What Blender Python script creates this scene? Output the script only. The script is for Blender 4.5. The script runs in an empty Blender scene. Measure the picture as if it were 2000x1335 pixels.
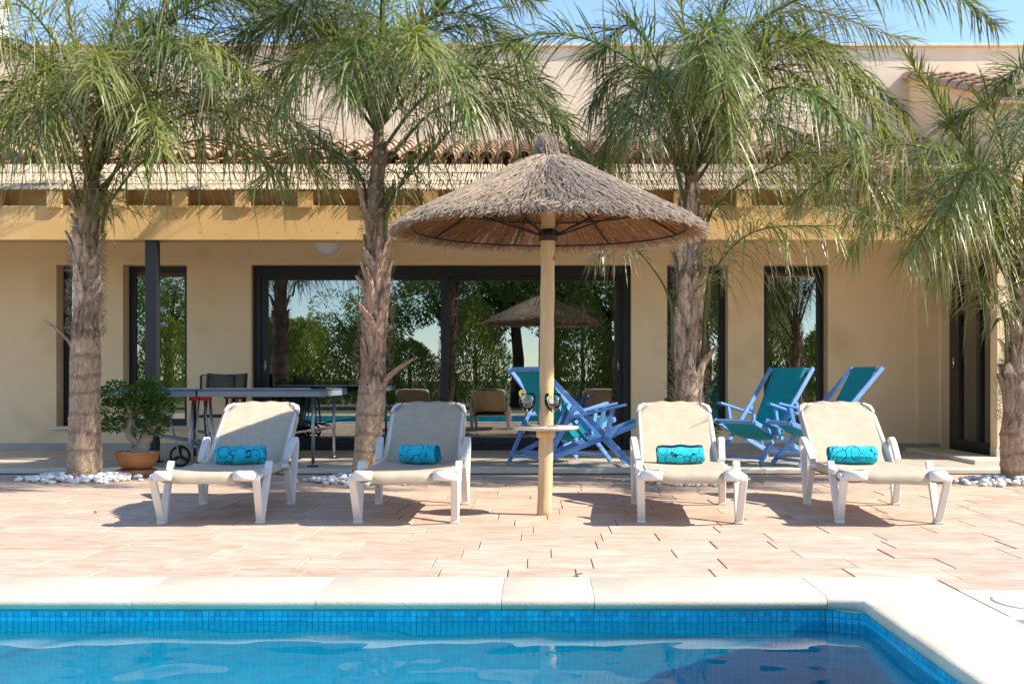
import bpy, math, random
from mathutils import Vector, Matrix, Euler, noise as mnoise
R = math.radians
scene = bpy.context.scene
# ---------------------------------------------------------------- camera
F, CX, CY, H = 2240.0, 1050.0, 737.0, 0.885          # focal length in photo pixels, vanishing point, eye height
cam_d = bpy.data.cameras.new('camera'); cam = bpy.data.objects.new('camera', cam_d)
scene.collection.objects.link(cam); scene.camera = cam
cam.location = (0, 0, H); cam.rotation_euler = (R(90), 0, 0)
cam_d.sensor_width = 36; cam_d.lens = 36 * F / 2000
cam_d.shift_x = (1000 - CX) / 2000; cam_d.shift_y = (CY - 667.5) / 2000
cam_d.clip_start = 0.05; cam_d.clip_end = 3000
# ---------------------------------------------------------------- sky, sun, exposure
SUN = Vector((1.05, -0.27, 1.0)).normalized()          # towards the sun
world = bpy.data.worlds.new('World'); scene.world = world; world.use_nodes = True
wn = world.node_tree.nodes; wl = world.node_tree.links
sky = wn.new('ShaderNodeTexSky'); sky.sky_type = 'NISHITA'; sky.sun_disc = False
sky.sun_elevation = math.asin(SUN.z); sky.sun_rotation = math.atan2(SUN.x, SUN.y)
sky.altitude = 1200; sky.air_density = 1.0; sky.dust_density = 0.1; sky.ozone_density = 2.5
wn['Background'].inputs['Strength'].default_value = 0.107
wl.new(sky.outputs[0], wn['Background'].inputs['Color'])
sun_d = bpy.data.lights.new('sun', 'SUN'); sun = bpy.data.objects.new('sun', sun_d)
scene.collection.objects.link(sun)
sun_d.energy = 2.75; sun_d.angle = R(0.5); sun_d.color = (1.0, 0.93, 0.80)
sun.location = (20, -6, 20); sun.rotation_euler = (-SUN).to_track_quat('-Z', 'Y').to_euler()
vs = scene.view_settings
vs.view_transform = 'Standard'; vs.look = 'None'; vs.gamma = 1.0; vs.exposure = 1.6; vs.use_curve_mapping = False
scene.cycles.max_bounces = 10; scene.cycles.transparent_max_bounces = 16
scene.cycles.caustics_reflective = False; scene.cycles.caustics_refractive = True
scene.cycles.sample_clamp_indirect = 6.0

# ---------------------------------------------------------------- helpers
C = scene.collection
rng = random.Random(7)
def P(px, py, D): return Vector(((px - CX) * D / F, D, H - (py - CY) * D / F))

class MB:
    def __init__(s): s.v = []; s.f = []; s.mi = []; s.sm = []; s.col = None; s.cur = 0
    def add(s, vs_, fs, smooth=False):
        o = len(s.v); s.v.extend([tuple(v) for v in vs_])
        for f in fs: s.f.append(tuple(i + o for i in f)); s.mi.append(s.cur); s.sm.append(smooth)
        return o
    def box(s, c, d, m=None, ins=0.0):
        x, y, z = d[0] / 2, d[1] / 2, d[2] / 2; i = ins
        vs_ = [(-x, -y, -z), (x, -y, -z), (x, y, -z), (-x, y, -z)]
        fs = [(3, 2, 1, 0)]
        if i > 0:
            vs_ += [(-x, -y, z - i), (x, -y, z - i), (x, y, z - i), (-x, y, z - i), (-x + i, -y + i, z), (x - i, -y + i, z), (x - i, y - i, z), (-x + i, y - i, z)]
            fs += [(0, 1, 5, 4), (1, 2, 6, 5), (2, 3, 7, 6), (3, 0, 4, 7), (4, 5, 9, 8), (5, 6, 10, 9), (6, 7, 11, 10), (7, 4, 8, 11), (8, 9, 10, 11)]
        else:
            vs_ += [(-x, -y, z), (x, -y, z), (x, y, z), (-x, y, z)]
            fs += [(0, 1, 5, 4), (1, 2, 6, 5), (2, 3, 7, 6), (3, 0, 4, 7), (4, 5, 6, 7)]
        c = Vector(c); M = m or Matrix.Identity(3)
        s.add([c + M @ Vector(v) for v in vs_], fs); return s
    def box2(s, a, b, ins=0.0):
        return s.box([(a[i] + b[i]) / 2 for i in range(3)], [abs(b[i] - a[i]) for i in range(3)], None, ins)
    def bar(s, p, q, w, h, up=(0, 0, 1), bev=0.0):
        """bar from p to q, w along the side axis, h along the up axis"""
        p = Vector(p); q = Vector(q); d = (q - p); L = d.length; d.normalize()
        u = Vector(up); sd = d.cross(u)
        if sd.length < 1e-4: sd = d.cross(Vector((1, 0, 0)))
        sd.normalize(); u = sd.cross(d)
        if bev <= 0: bev = min(w, h) * 0.18
        a, b = w / 2, h / 2; k = bev
        prof = [(-a + k, -b), (a - k, -b), (a, -b + k), (a, b - k), (a - k, b), (-a + k, b), (-a, b - k), (-a, -b + k)]
        vs_ = [p + sd * x + u * y for x, y in prof] + [q + sd * x + u * y for x, y in prof]
        fs = [(i, (i + 1) % 8, 8 + (i + 1) % 8, 8 + i) for i in range(8)] + [tuple(range(7, -1, -1)), tuple(range(8, 16))]
        s.add(vs_, fs); return s
    def tube(s, pts, rad, n=8, cap=True, smooth=True, flat=1.0):
        pts = [Vector(p) for p in pts]; k = len(pts)
        if not hasattr(rad, '__len__'): rad = [rad] * k
        t0 = (pts[1] - pts[0]).normalized()
        u = t0.cross(Vector((0, 0, 1)))
        if u.length < 1e-3: u = t0.cross(Vector((0, 1, 0)))
        u.normalize(); vs_ = []
        for i in range(k):
            t = (pts[min(i + 1, k - 1)] - pts[max(i - 1, 0)]).normalized()
            u = (u - t * u.dot(t)).normalized(); w = t.cross(u)
            for j in range(n):
                a = 2 * math.pi * j / n
                vs_.append(pts[i] + (u * math.cos(a) + w * math.sin(a) * flat) * rad[i])
        fs = [(i * n + j, i * n + (j + 1) % n, (i + 1) * n + (j + 1) % n, (i + 1) * n + j) for i in range(k - 1) for j in range(n)]
        if cap: fs += [tuple(range(n - 1, -1, -1)), tuple(range((k - 1) * n, k * n))]
        s.add(vs_, fs, smooth); return s
    def lathe(s, prof, n=24, c=(0, 0, 0), smooth=True, closed=True):
        vs_ = []; k = len(prof)
        for r, z in prof:
            for j in range(n):
                a = 2 * math.pi * j / n; vs_.append((c[0] + r * math.cos(a), c[1] + r * math.sin(a), c[2] + z))
        fs = [(i * n + j, i * n + (j + 1) % n, (i + 1) * n + (j + 1) % n, (i + 1) * n + j) for i in range(k - 1) for j in range(n)]
        if closed: fs += [tuple(range(n - 1, -1, -1)), tuple(range((k - 1) * n, k * n))]
        s.add(vs_, fs, smooth); return s
    def loft(s, rows, smooth=True, wrap=False):
        n = len(rows[0]); vs_ = [v for r in rows for v in r]; m = n if wrap else n - 1
        s.add(vs_, [(i * n + j, i * n + (j + 1) % n, (i + 1) * n + (j + 1) % n, (i + 1) * n + j) for i in range(len(rows) - 1) for j in range(m)], smooth)
        return s
    def mesh(s, name, mats):
        me = bpy.data.meshes.new(name); me.from_pydata(s.v, [], s.f)
        if not isinstance(mats, (list, tuple)): mats = [mats]
        for m in mats: me.materials.append(m)
        me.polygons.foreach_set('material_index', s.mi); me.polygons.foreach_set('use_smooth', s.sm)
        if s.col:
            ca = me.color_attributes.new('tint', 'FLOAT_COLOR', 'POINT')
            ca.data.foreach_set('color', [c for q in s.col for c in q])
        me.update(); return me
    def build(s, name, mats, parent=None, kind=None, label=None):
        return link(name, s.mesh(name, mats), parent, kind, label)
def link(name, me, parent=None, kind=None, label=None):
    o = bpy.data.objects.new(name, me); C.objects.link(o)
    if parent: o.parent = parent
    if kind: o['kind'] = kind
    if label: o['label'] = label
    return o
def tag(o, label, cat, group=None):
    o['label'] = label; o['category'] = cat
    if group: o['group'] = group
    return o
def thing(name, label, cat, loc=(0, 0, 0), rz=0.0, group=None):
    o = bpy.data.objects.new(name, None); C.objects.link(o); o.empty_display_size = 0.1
    o.location = loc; o.rotation_euler = (0, 0, rz)
    return tag(o, label, cat, group)
def copy_tree(o, parent=None):
    c = o.copy(); C.objects.link(c); c.parent = parent
    for ch in [x for x in o.children]: copy_tree(ch, c)
    return c
def catmull(pts, n):
    pts = [Vector(p) for p in pts]; q = [pts[0] * 2 - pts[1]] + pts + [pts[-1] * 2 - pts[-2]]; out = []
    m = len(pts) - 1
    for i in range(n + 1):
        t = i / n * m; k = min(int(t), m - 1); u = t - k
        a, b, c, d = q[k], q[k + 1], q[k + 2], q[k + 3]
        out.append(0.5 * (2 * b + (c - a) * u + (2 * a - 5 * b + 4 * c - d) * u * u + (3 * b - a - 3 * c + d) * u ** 3))
    return out
def lerp(a, b, t): return a + (b - a) * t

# ---------------------------------------------------------------- materials
def mat(name, col, rough=0.6, col2=None, scale=6.0, bump=0.0, bscale=40.0, spec=0.4, objrand=0.0, metal=0.0, stretch=(1, 1, 1), detail=6, lo=0.35, hi=0.65, trans=0.0, sheen=0.0):
    m = bpy.data.materials.new(name); m.use_nodes = True; nt = m.node_tree; N = nt.nodes; L = nt.links
    b = N['Principled BSDF']; b.inputs['Roughness'].default_value = rough; b.inputs['Metallic'].default_value = metal
    b.inputs['Specular IOR Level'].default_value = spec
    if sheen: b.inputs['Sheen Weight'].default_value = sheen
    b.inputs['Base Color'].default_value = (*col, 1)
    tc = N.new('ShaderNodeTexCoord'); mp = N.new('ShaderNodeMapping'); mp.inputs['Scale'].default_value = stretch
    L.new(tc.outputs['Object'], mp.inputs['Vector'])
    oi = N.new('ShaderNodeObjectInfo')
    if objrand:
        va = N.new('ShaderNodeVectorMath'); va.operation = 'ADD'
        ml = N.new('ShaderNodeMath'); ml.operation = 'MULTIPLY'; ml.inputs[1].default_value = 37.0
        L.new(oi.outputs['Random'], ml.inputs[0]); L.new(mp.outputs[0], va.inputs[0]); L.new(ml.outputs[0], va.inputs[1])
        vec = va.outputs[0]
    else: vec = mp.outputs[0]
    out = None
    if col2:
        nz = N.new('ShaderNodeTexNoise'); nz.inputs['Scale'].default_value = scale; nz.inputs['Detail'].default_value = detail
        nz.inputs['Roughness'].default_value = 0.62
        L.new(vec, nz.inputs['Vector'])
        rp = N.new('ShaderNodeValToRGB'); rp.color_ramp.elements[0].position = lo; rp.color_ramp.elements[1].position = hi
        rp.color_ramp.elements[0].color = (*col, 1); rp.color_ramp.elements[1].color = (*col2, 1)
        L.new(nz.outputs['Fac'], rp.inputs['Fac']); out = rp.outputs['Color']
    if objrand:
        hs = N.new('ShaderNodeHueSaturation')
        mr = N.new('ShaderNodeMapRange'); mr.inputs['To Min'].default_value = 1 - objrand; mr.inputs['To Max'].default_value = 1 + objrand
        L.new(oi.outputs['Random'], mr.inputs['Value']); L.new(mr.outputs[0], hs.inputs['Value'])
        if out: L.new(out, hs.inputs['Color'])
        else: hs.inputs['Color'].default_value = (*col, 1)
        out = hs.outputs['Color']
    if out: L.new(out, b.inputs['Base Color'])
    if bump:
        n2 = N.new('ShaderNodeTexNoise'); n2.inputs['Scale'].default_value = bscale; n2.inputs['Detail'].default_value = 5
        L.new(vec, n2.inputs['Vector'])
        bp = N.new('ShaderNodeBump'); bp.inputs['Strength'].default_value = bump; bp.inputs['Distance'].default_value = 0.02
        L.new(n2.outputs['Fac'], bp.inputs['Height']); L.new(bp.outputs[0], b.inputs['Normal'])
    return m
def mix_spots(m, col, scale, thr, soft=0.03):
    """adds dark specks with a shape of their own to a material"""
    nt = m.node_tree; N = nt.nodes; L = nt.links; b = N['Principled BSDF']
    nz = N.new('ShaderNodeTexNoise'); nz.inputs['Scale'].default_value = scale; nz.inputs['Detail'].default_value = 2
    tc = N.new('ShaderNodeTexCoord'); L.new(tc.outputs['Object'], nz.inputs['Vector'])
    mr = N.new('ShaderNodeMapRange'); mr.inputs['From Min'].default_value = thr; mr.inputs['From Max'].default_value = thr + soft
    L.new(nz.outputs['Fac'], mr.inputs['Value'])
    mx = N.new('ShaderNodeMixRGB'); mx.inputs['Color2'].default_value = (*col, 1); L.new(mr.outputs[0], mx.inputs['Fac'])
    if b.inputs['Base Color'].is_linked: L.new(b.inputs['Base Color'].links[0].from_socket, mx.inputs['Color1'])
    else: mx.inputs['Color1'].default_value = b.inputs['Base Color'].default_value
    L.new(mx.outputs[0], b.inputs['Base Color'])
def leafmat(name, translucent=0.3, rough=0.38, spec=0.5):
    """colour comes from the per-leaf 'tint' attribute"""
    m = bpy.data.materials.new(name); m.use_nodes = True; nt = m.node_tree; N = nt.nodes; L = nt.links
    b = N['Principled BSDF']; b.inputs['Roughness'].default_value = rough; b.inputs['Specular IOR Level'].default_value = spec
    at = N.new('ShaderNodeAttribute'); at.attribute_name = 'tint'
    L.new(at.outputs['Color'], b.inputs['Base Color'])
    tr = N.new('ShaderNodeBsdfTranslucent'); hs = N.new('ShaderNodeHueSaturation'); hs.inputs['Value'].default_value = 1.5; hs.inputs['Saturation'].default_value = 1.15
    L.new(at.outputs['Color'], hs.inputs['Color']); L.new(hs.outputs[0], tr.inputs['Color'])
    mx = N.new('ShaderNodeMixShader'); mx.inputs[0].default_value = translucent
    L.new(b.outputs[0], mx.inputs[1]); L.new(tr.outputs[0], mx.inputs[2]); L.new(mx.outputs[0], N['Material Output'].inputs['Surface'])
    return m
def glassmat(name, tint, ior, rough=0.0):
    m = bpy.data.materials.new(name); m.use_nodes = True; nt = m.node_tree; N = nt.nodes; L = nt.links
    N.remove(N['Principled BSDF'])
    tr = N.new('ShaderNodeBsdfTransparent'); tr.inputs['Color'].default_value = (*tint, 1)
    gl = N.new('ShaderNodeBsdfGlossy'); gl.inputs['Roughness'].default_value = rough; gl.inputs['Color'].default_value = (0.92, 0.97, 0.97, 1)
    fr = N.new('ShaderNodeFresnel'); fr.inputs['IOR'].default_value = ior
    mx = N.new('ShaderNodeMixShader'); L.new(fr.outputs[0], mx.inputs[0]); L.new(tr.outputs[0], mx.inputs[1]); L.new(gl.outputs[0], mx.inputs[2])
    L.new(mx.outputs[0], N['Material Output'].inputs['Surface'])
    return m

M = {}
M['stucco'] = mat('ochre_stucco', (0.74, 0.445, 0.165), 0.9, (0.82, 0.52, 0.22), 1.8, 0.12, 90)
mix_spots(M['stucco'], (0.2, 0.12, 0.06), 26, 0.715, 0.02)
M['stucco_up'] = mat('cream_stucco', (0.78, 0.60, 0.42), 0.9, (0.86, 0.69, 0.50), 1.3, 0.12, 90)
M['stucco_wall'] = mat('sand_stucco', (0.87, 0.63, 0.375), 0.9, (0.91, 0.69, 0.44), 1.1, 0.12, 90)
mix_spots(M['stucco_up'], (0.66, 0.50, 0.36), 2.7, 0.56, 0.25); mix_spots(M['stucco_wall'], (0.74, 0.53, 0.29), 1.9, 0.56, 0.28)
M['ceiling'] = mat('cream_ceiling_paint', (0.86, 0.76, 0.60), 0.9)
M['skirting'] = mat('grey_skirting', (0.36, 0.33, 0.30), 0.5, (0.44, 0.41, 0.37), 5)
M['black_frame'] = mat('black_aluminium', (0.012, 0.013, 0.016), 0.35, spec=0.5)
M['post'] = mat('charcoal_steel', (0.018, 0.02, 0.025), 0.4)
M['glass'] = glassmat('solar_glass', (0.34, 0.38, 0.36), 3.3)
M['terracotta_tile'] = mat('weathered_terracotta', (0.46, 0.24, 0.13), 0.85, (0.62, 0.44, 0.32), 9, 0.25, 60, objrand=0.16)
M['paver'] = mat('pink_sandstone_paver', (0.46, 0.315, 0.225), 0.85, (0.61, 0.46, 0.355), 5.0, 0.18, 130, objrand=0.09, stretch=(1, 2.2, 1))
M['joint'] = mat('dark_joint_sand', (0.15, 0.105, 0.075), 0.95, (0.33, 0.235, 0.165), 3)
M['coping'] = mat('cream_cast_stone', (0.62, 0.53, 0.405), 0.75, (0.71, 0.62, 0.49), 4, 0.15, 120, objrand=0.03)
M['porch_tile'] = mat('grey_beige_floor_tile', (0.55, 0.465, 0.36), 0.45, (0.62, 0.53, 0.43), 4, objrand=0.06)
M['nosing'] = mat('pale_stone_nosing', (0.66, 0.56, 0.44), 0.7, (0.73, 0.64, 0.52), 5)
M['mosaic'] = mat('blue_glass_mosaic', (0.008, 0.44, 0.68), 0.25, (0.03, 0.58, 0.78), 30, objrand=0.2, spec=0.5)
M['grout'] = mat('pale_blue_grout', (0.20, 0.66, 0.80), 0.8)
M['white_resin'] = mat('white_resin', (0.76, 0.73, 0.69), 0.42, (0.71, 0.675, 0.63), 8)
M['sling'] = mat('beige_sling_fabric', (0.51, 0.41, 0.295), 0.85, (0.57, 0.47, 0.35), 14, 0.25, 240, stretch=(1, 1, 1))
M['hem'] = mat('stitched_hem', (0.20, 0.15, 0.10), 0.9)
M['wood'] = mat('pine_pole', (0.58, 0.36, 0.17), 0.7, (0.70, 0.50, 0.29), 4, 0.25, 30, stretch=(9, 9, 0.7))
mix_spots(M['wood'], (0.16, 0.07, 0.03), 5.2, 0.70, 0.04)
M['thatch'] = mat('grey_heather_thatch', (0.19, 0.14, 0.10), 0.85, (0.54, 0.43, 0.33), 60)
M['thatch_in'] = mat('brown_heather_thatch', (0.22, 0.095, 0.035), 0.9, (0.42, 0.21, 0.085), 40)
M['wire'] = mat('dark_iron', (0.03, 0.018, 0.014), 0.6)
M['reed'] = mat('bleached_reed', (0.42, 0.32, 0.21), 0.9, (0.58, 0.47, 0.34), 25)
M['blue_paint'] = mat('blue_painted_wood', (0.14, 0.30, 0.66), 0.5, (0.19, 0.36, 0.72), 12, 0.1, 60)
M['teal'] = mat('teal_canvas', (0.004, 0.30, 0.36), 0.85, (0.006, 0.34, 0.40), 20, 0.1, 300)
M['trunk'] = mat('palm_bark', (0.10, 0.06, 0.038), 0.95, (0.52, 0.365, 0.245), 16, 1.0, 40, stretch=(1.6, 1.6, 0.8), lo=0.36, hi=0.64)
M['trunk_low'] = mat('ringed_palm_bark', (0.36, 0.225, 0.135), 0.9, (0.64, 0.46, 0.31), 22, 1.0, 60, stretch=(2.2, 2.2, 1.0))
def ring_bands(m):
    nt = m.node_tree; N = nt.nodes; L = nt.links; b = N['Principled BSDF']; tc = N.new('ShaderNodeTexCoord')
    wv = N.new('ShaderNodeTexWave'); wv.bands_direction = 'Z'; wv.inputs['Scale'].default_value = 1.9; wv.inputs['Distortion'].default_value = 3.2; wv.inputs['Detail'].default_value = 2; wv.inputs['Detail Scale'].default_value = 3
    L.new(tc.outputs['Object'], wv.inputs['Vector'])
    mr = N.new('ShaderNodeMapRange'); mr.inputs['From Min'].default_value = .80; mr.inputs['From Max'].default_value = .97; mr.inputs['To Max'].default_value = .38; L.new(wv.outputs['Fac'], mr.inputs['Value'])
    mx = N.new('ShaderNodeMixRGB'); mx.inputs['Color2'].default_value = (.10, .055, .03, 1); L.new(mr.outputs[0], mx.inputs['Fac']); L.new(b.inputs['Base Color'].links[0].from_socket, mx.inputs['Color1']); L.new(mx.outputs[0], b.inputs['Base Color'])
ring_bands(M['trunk_low'])
M['boot'] = mat('dry_leaf_base', (0.13, 0.085, 0.06), 0.85, (0.68, 0.50, 0.365), 9, 0.9, 34, stretch=(5, 5, 0.9), lo=0.32, hi=0.56, objrand=0.38)
M['boot_red'] = mat('reddish_leaf_base', (0.15, 0.075, 0.045), 0.85, (0.68, 0.43, 0.30), 9, 0.9, 34, stretch=(5, 5, 0.9), lo=0.32, hi=0.56, objrand=0.38)
M['fibre'] = mat('palm_fibre', (0.18, 0.115, 0.065), 0.9, (0.52, 0.40, 0.26), 12)
M['leaf'] = leafmat('palm_leaflet', 0.28, 0.36, 0.55)
M['petiole'] = mat('green_petiole', (0.10, 0.13, 0.025), 0.45, (0.17, 0.17, 0.05), 6)
M['bonsai_leaf'] = leafmat('glossy_ficus_leaf', 0.2, 0.3, 0.5)
M['bonsai_bark'] = mat('grey_ficus_bark', (0.30, 0.23, 0.16), 0.9, (0.46, 0.38, 0.29), 10, 0.4, 40)
M['pot'] = mat('terracotta_pot', (0.50, 0.20, 0.065), 0.75, (0.56, 0.25, 0.09), 7, 0.1, 70)
M['saucer'] = mat('dark_terracotta', (0.40, 0.15, 0.07), 0.8, (0.47, 0.2, 0.1), 8)
M['pebble'] = mat('white_marble_pebble', (0.70, 0.69, 0.67), 0.6, (0.82, 0.81, 0.79), 20)
M['steel'] = mat('galvanised_steel', (0.34, 0.36, 0.38), 0.38, metal=0.85)
M['table_top'] = mat('slate_blue_tabletop', (0.09, 0.14, 0.23), 0.35, (0.11, 0.16, 0.26), 5)
M['edge'] = mat('grey_table_apron', (0.26, 0.29, 0.32), 0.45)
M['rubber'] = mat('black_rubber', (0.013, 0.013, 0.014), 0.6)
M['red'] = mat('red_plastic', (0.75, 0.05, 0.02), 0.4)
M['mesh_grey'] = mat('taupe_chair_mesh', (0.10, 0.085, 0.07), 0.85, (0.15, 0.125, 0.10), 30)
M['lemon'] = mat('lemon_peel', (0.85, 0.55, 0.04), 0.4, (0.9, 0.7, 0.2), 30)
M['tray'] = mat('pale_tray_wood', (0.52, 0.45, 0.37), 0.5, (0.60, 0.53, 0.45), 5, stretch=(1, 8, 1))
M['wine'] = mat('red_wine', (0.035, 0.004, 0.006), 0.08, spec=0.5)
M['globe'] = mat('opal_glass', (0.78, 0.76, 0.73), 0.25)
M['wineglass'] = glassmat('clear_glass', (0.97, 0.98, 0.98), 1.5)
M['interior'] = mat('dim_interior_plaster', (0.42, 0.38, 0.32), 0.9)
M['curtain'] = mat('beige_curtain', (0.50, 0.43, 0.27), 0.9, (0.56, 0.49, 0.33), 3, stretch=(20, 20, 0.3))
M['chrome'] = mat('chrome', (0.7, 0.72, 0.74), 0.12, metal=1.0)
M['white_wall'] = mat('white_render', (0.80, 0.77, 0.72), 0.9, (0.84, 0.81, 0.76), 2)
M['lawn'] = mat('garden_ground', (0.10, 0.12, 0.04), 0.95, (0.22, 0.19, 0.10), 2, 0.3, 30)
M['tree_leaf'] = leafmat('garden_leaf', 0.3, 0.5, 0.3)
M['bark'] = mat('garden_bark', (0.09, 0.06, 0.04), 0.95, (0.16, 0.11, 0.075), 8, 0.5, 20)
M['plastic_white'] = mat('white_plastic', (0.82, 0.81, 0.79), 0.35)

# towel: turquoise terry with navy line drawing
def towelmat():
    m = mat('turquoise_towel', (0.0, 0.46, 0.64), 0.95, (0.01, 0.60, 0.74), 9, 0.5, 220, sheen=0.2, objrand=0.08)
    nt = m.node_tree; N = nt.nodes; L = nt.links; b = N['Principled BSDF']
    tc = N.new('ShaderNodeTexCoord'); oi = N.new('ShaderNodeObjectInfo')
    va = N.new('ShaderNodeVectorMath'); va.operation = 'ADD'; L.new(tc.outputs['Object'], va.inputs[0]); mr_ = N.new('ShaderNodeMath'); mr_.operation = 'MULTIPLY'; mr_.inputs[1].default_value = 23.0; L.new(oi.outputs['Random'], mr_.inputs[0]); L.new(mr_.outputs[0], va.inputs[1])
    nz = N.new('ShaderNodeTexNoise'); nz.inputs['Scale'].default_value = 9; nz.inputs['Detail'].default_value = 0.5
    L.new(va.outputs[0], nz.inputs['Vector'])
    def line(src, freq, width):
        mu = N.new('ShaderNodeMath'); mu.operation = 'MULTIPLY'; mu.inputs[1].default_value = freq; L.new(src, mu.inputs[0])
        pp = N.new('ShaderNodeMath'); pp.operation = 'PINGPONG'; pp.inputs[1].default_value = 0.5; L.new(mu.outputs[0], pp.inputs[0])
        lt = N.new('ShaderNodeMath'); lt.operation = 'LESS_THAN'; lt.inputs[1].default_value = width; L.new(pp.outputs[0], lt.inputs[0])
        return lt.outputs[0]
    a = line(nz.outputs['Fac'], 9, 0.06)
    vo = N.new('ShaderNodeTexVoronoi'); vo.inputs['Scale'].default_value = 14; L.new(va.outputs[0], vo.inputs['Vector'])
    c = line(vo.outputs['Distance'], 2.0, 0.06)
    n3 = N.new('ShaderNodeTexNoise'); n3.inputs['Scale'].default_value = 5.5; n3.inputs['Detail'].default_value = 0; L.new(va.outputs[0], n3.inputs['Vector'])
    gt = N.new('ShaderNodeMath'); gt.operation = 'GREATER_THAN'; gt.inputs[1].default_value = 0.5; L.new(n3.outputs['Fac'], gt.inputs[0])
    mx0 = N.new('ShaderNodeMix'); mx0.data_type = 'FLOAT'; L.new(gt.outputs[0], mx0.inputs[0]); L.new(a, mx0.inputs[2]); L.new(c, mx0.inputs[3])
    src = b.inputs['Base Color'].links[0].from_socket
    mx = N.new('ShaderNodeMixRGB'); mx.inputs['Color2'].default_value = (0.006, 0.02, 0.06, 1)
    L.new(mx0.outputs[0], mx.inputs['Fac']); L.new(src, mx.inputs['Color1']); L.new(mx.outputs[0], b.inputs['Base Color'])
    return m
M['towel'] = towelmat()

# pool lining below the built mosaic: the same mosaic, too deep to pick apart
def poolmat():
    m = mat('submerged_mosaic', (0.01, 0.22, 0.52), 0.4)
    nt = m.node_tree; N = nt.nodes; L = nt.links; b = N['Principled BSDF']
    tc = N.new('ShaderNodeTexCoord'); sx = N.new('ShaderNodeSeparateXYZ'); L.new(tc.outputs['Object'], sx.inputs[0])
    fac = None
    for ax in 'XYZ':
        mu = N.new('ShaderNodeMath'); mu.operation = 'MULTIPLY'; mu.inputs[1].default_value = 1 / 0.0245; L.new(sx.outputs[ax], mu.inputs[0])
        ad = N.new('ShaderNodeMath'); ad.operation = 'ADD'; ad.inputs[1].default_value = 0.27; L.new(mu.outputs[0], ad.inputs[0])
        fr = N.new('ShaderNodeMath'); fr.operation = 'FRACT'; L.new(ad.outputs[0], fr.inputs[0])
        lt = N.new('ShaderNodeMath'); lt.operation = 'LESS_THAN'; lt.inputs[1].default_value = 0.09; L.new(fr.outputs[0], lt.inputs[0])
        if fac is None: fac = lt.outputs[0]
        else:
            mxm = N.new('ShaderNodeMath'); mxm.operation = 'MAXIMUM'; L.new(fac, mxm.inputs[0]); L.new(lt.outputs[0], mxm.inputs[1]); fac = mxm.outputs[0]
    nz = N.new('ShaderNodeTexNoise'); nz.inputs['Scale'].default_value = 20; L.new(tc.outputs['Object'], nz.inputs['Vector'])
    rp = N.new('ShaderNodeValToRGB'); rp.color_ramp.elements[0].position = 0.35; rp.color_ramp.elements[1].position = 0.65
    rp.color_ramp.elements[0].color = (0.002, 0.58, 0.80, 1); rp.color_ramp.elements[1].color = (0.01, 0.72, 0.90, 1)
    L.new(nz.outputs['Fac'], rp.inputs[0])
    mx = N.new('ShaderNodeMixRGB'); mx.inputs['Color2'].default_value = (0.10, 0.82, 0.94, 1)
    L.new(fac, mx.inputs['Fac']); L.new(rp.outputs[0], mx.inputs['Color1']); L.new(mx.outputs[0], b.inputs['Base Color'])
    return m
M['pool'] = poolmat()
def watermat():
    m = bpy.data.materials.new('pool_water'); m.use_nodes = True; N = m.node_tree.nodes; L = m.node_tree.links
    N.remove(N['Principled BSDF'])
    rf = N.new('ShaderNodeBsdfRefraction'); rf.inputs['Color'].default_value = (0.74, 0.96, 0.99, 1); rf.inputs['Roughness'].default_value = 0.0; rf.inputs['IOR'].default_value = 1.33
    gl = N.new('ShaderNodeBsdfGlossy'); gl.inputs['Roughness'].default_value = 0.0
    fr = N.new('ShaderNodeFresnel'); fr.inputs['IOR'].default_value = 1.33
    mx = N.new('ShaderNodeMixShader'); L.new(fr.outputs[0], mx.inputs[0]); L.new(rf.outputs[0], mx.inputs[1]); L.new(gl.outputs[0], mx.inputs[2])
    L.new(mx.outputs[0], N['Material Output'].inputs['Surface'])
    return m
M['water'] = watermat()

# ---------------------------------------------------------------- layout numbers (metres)
POOL_X0, POOL_X1, POOL_Y0, POOL_Y1 = -6.6, 1.295, 0.55, 4.60     # water edge
COP_W = 0.43
DECK_Y1 = 10.62; PORCH_Z = 0.03; WALL_Y = 13.5; BEAM_Y = 11.55
WING_X = 4.73; WING_Y = 11.8; UP_Y = 14.6; WATER_Z = -0.092

# ---------------------------------------------------------------- ground
g = MB(); Z = -0.06; B = 300
hx0, hx1, hy0, hy1 = POOL_X0 - 0.1, POOL_X1 + 0.1, POOL_Y0 - 0.1, POOL_Y1 + 0.1
for a, b in (((-B, -B), (B, hy0)), ((-B, hy1), (B, B)), ((-B, hy0), (hx0, hy1)), ((hx1, hy0), (B, hy1))):
    g.add([(a[0], a[1], Z), (b[0], a[1], Z), (b[0], b[1], Z), (a[0], b[1], Z)], [(0, 1, 2, 3)])
g.build('ground', M['lawn'], kind='structure')

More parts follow.
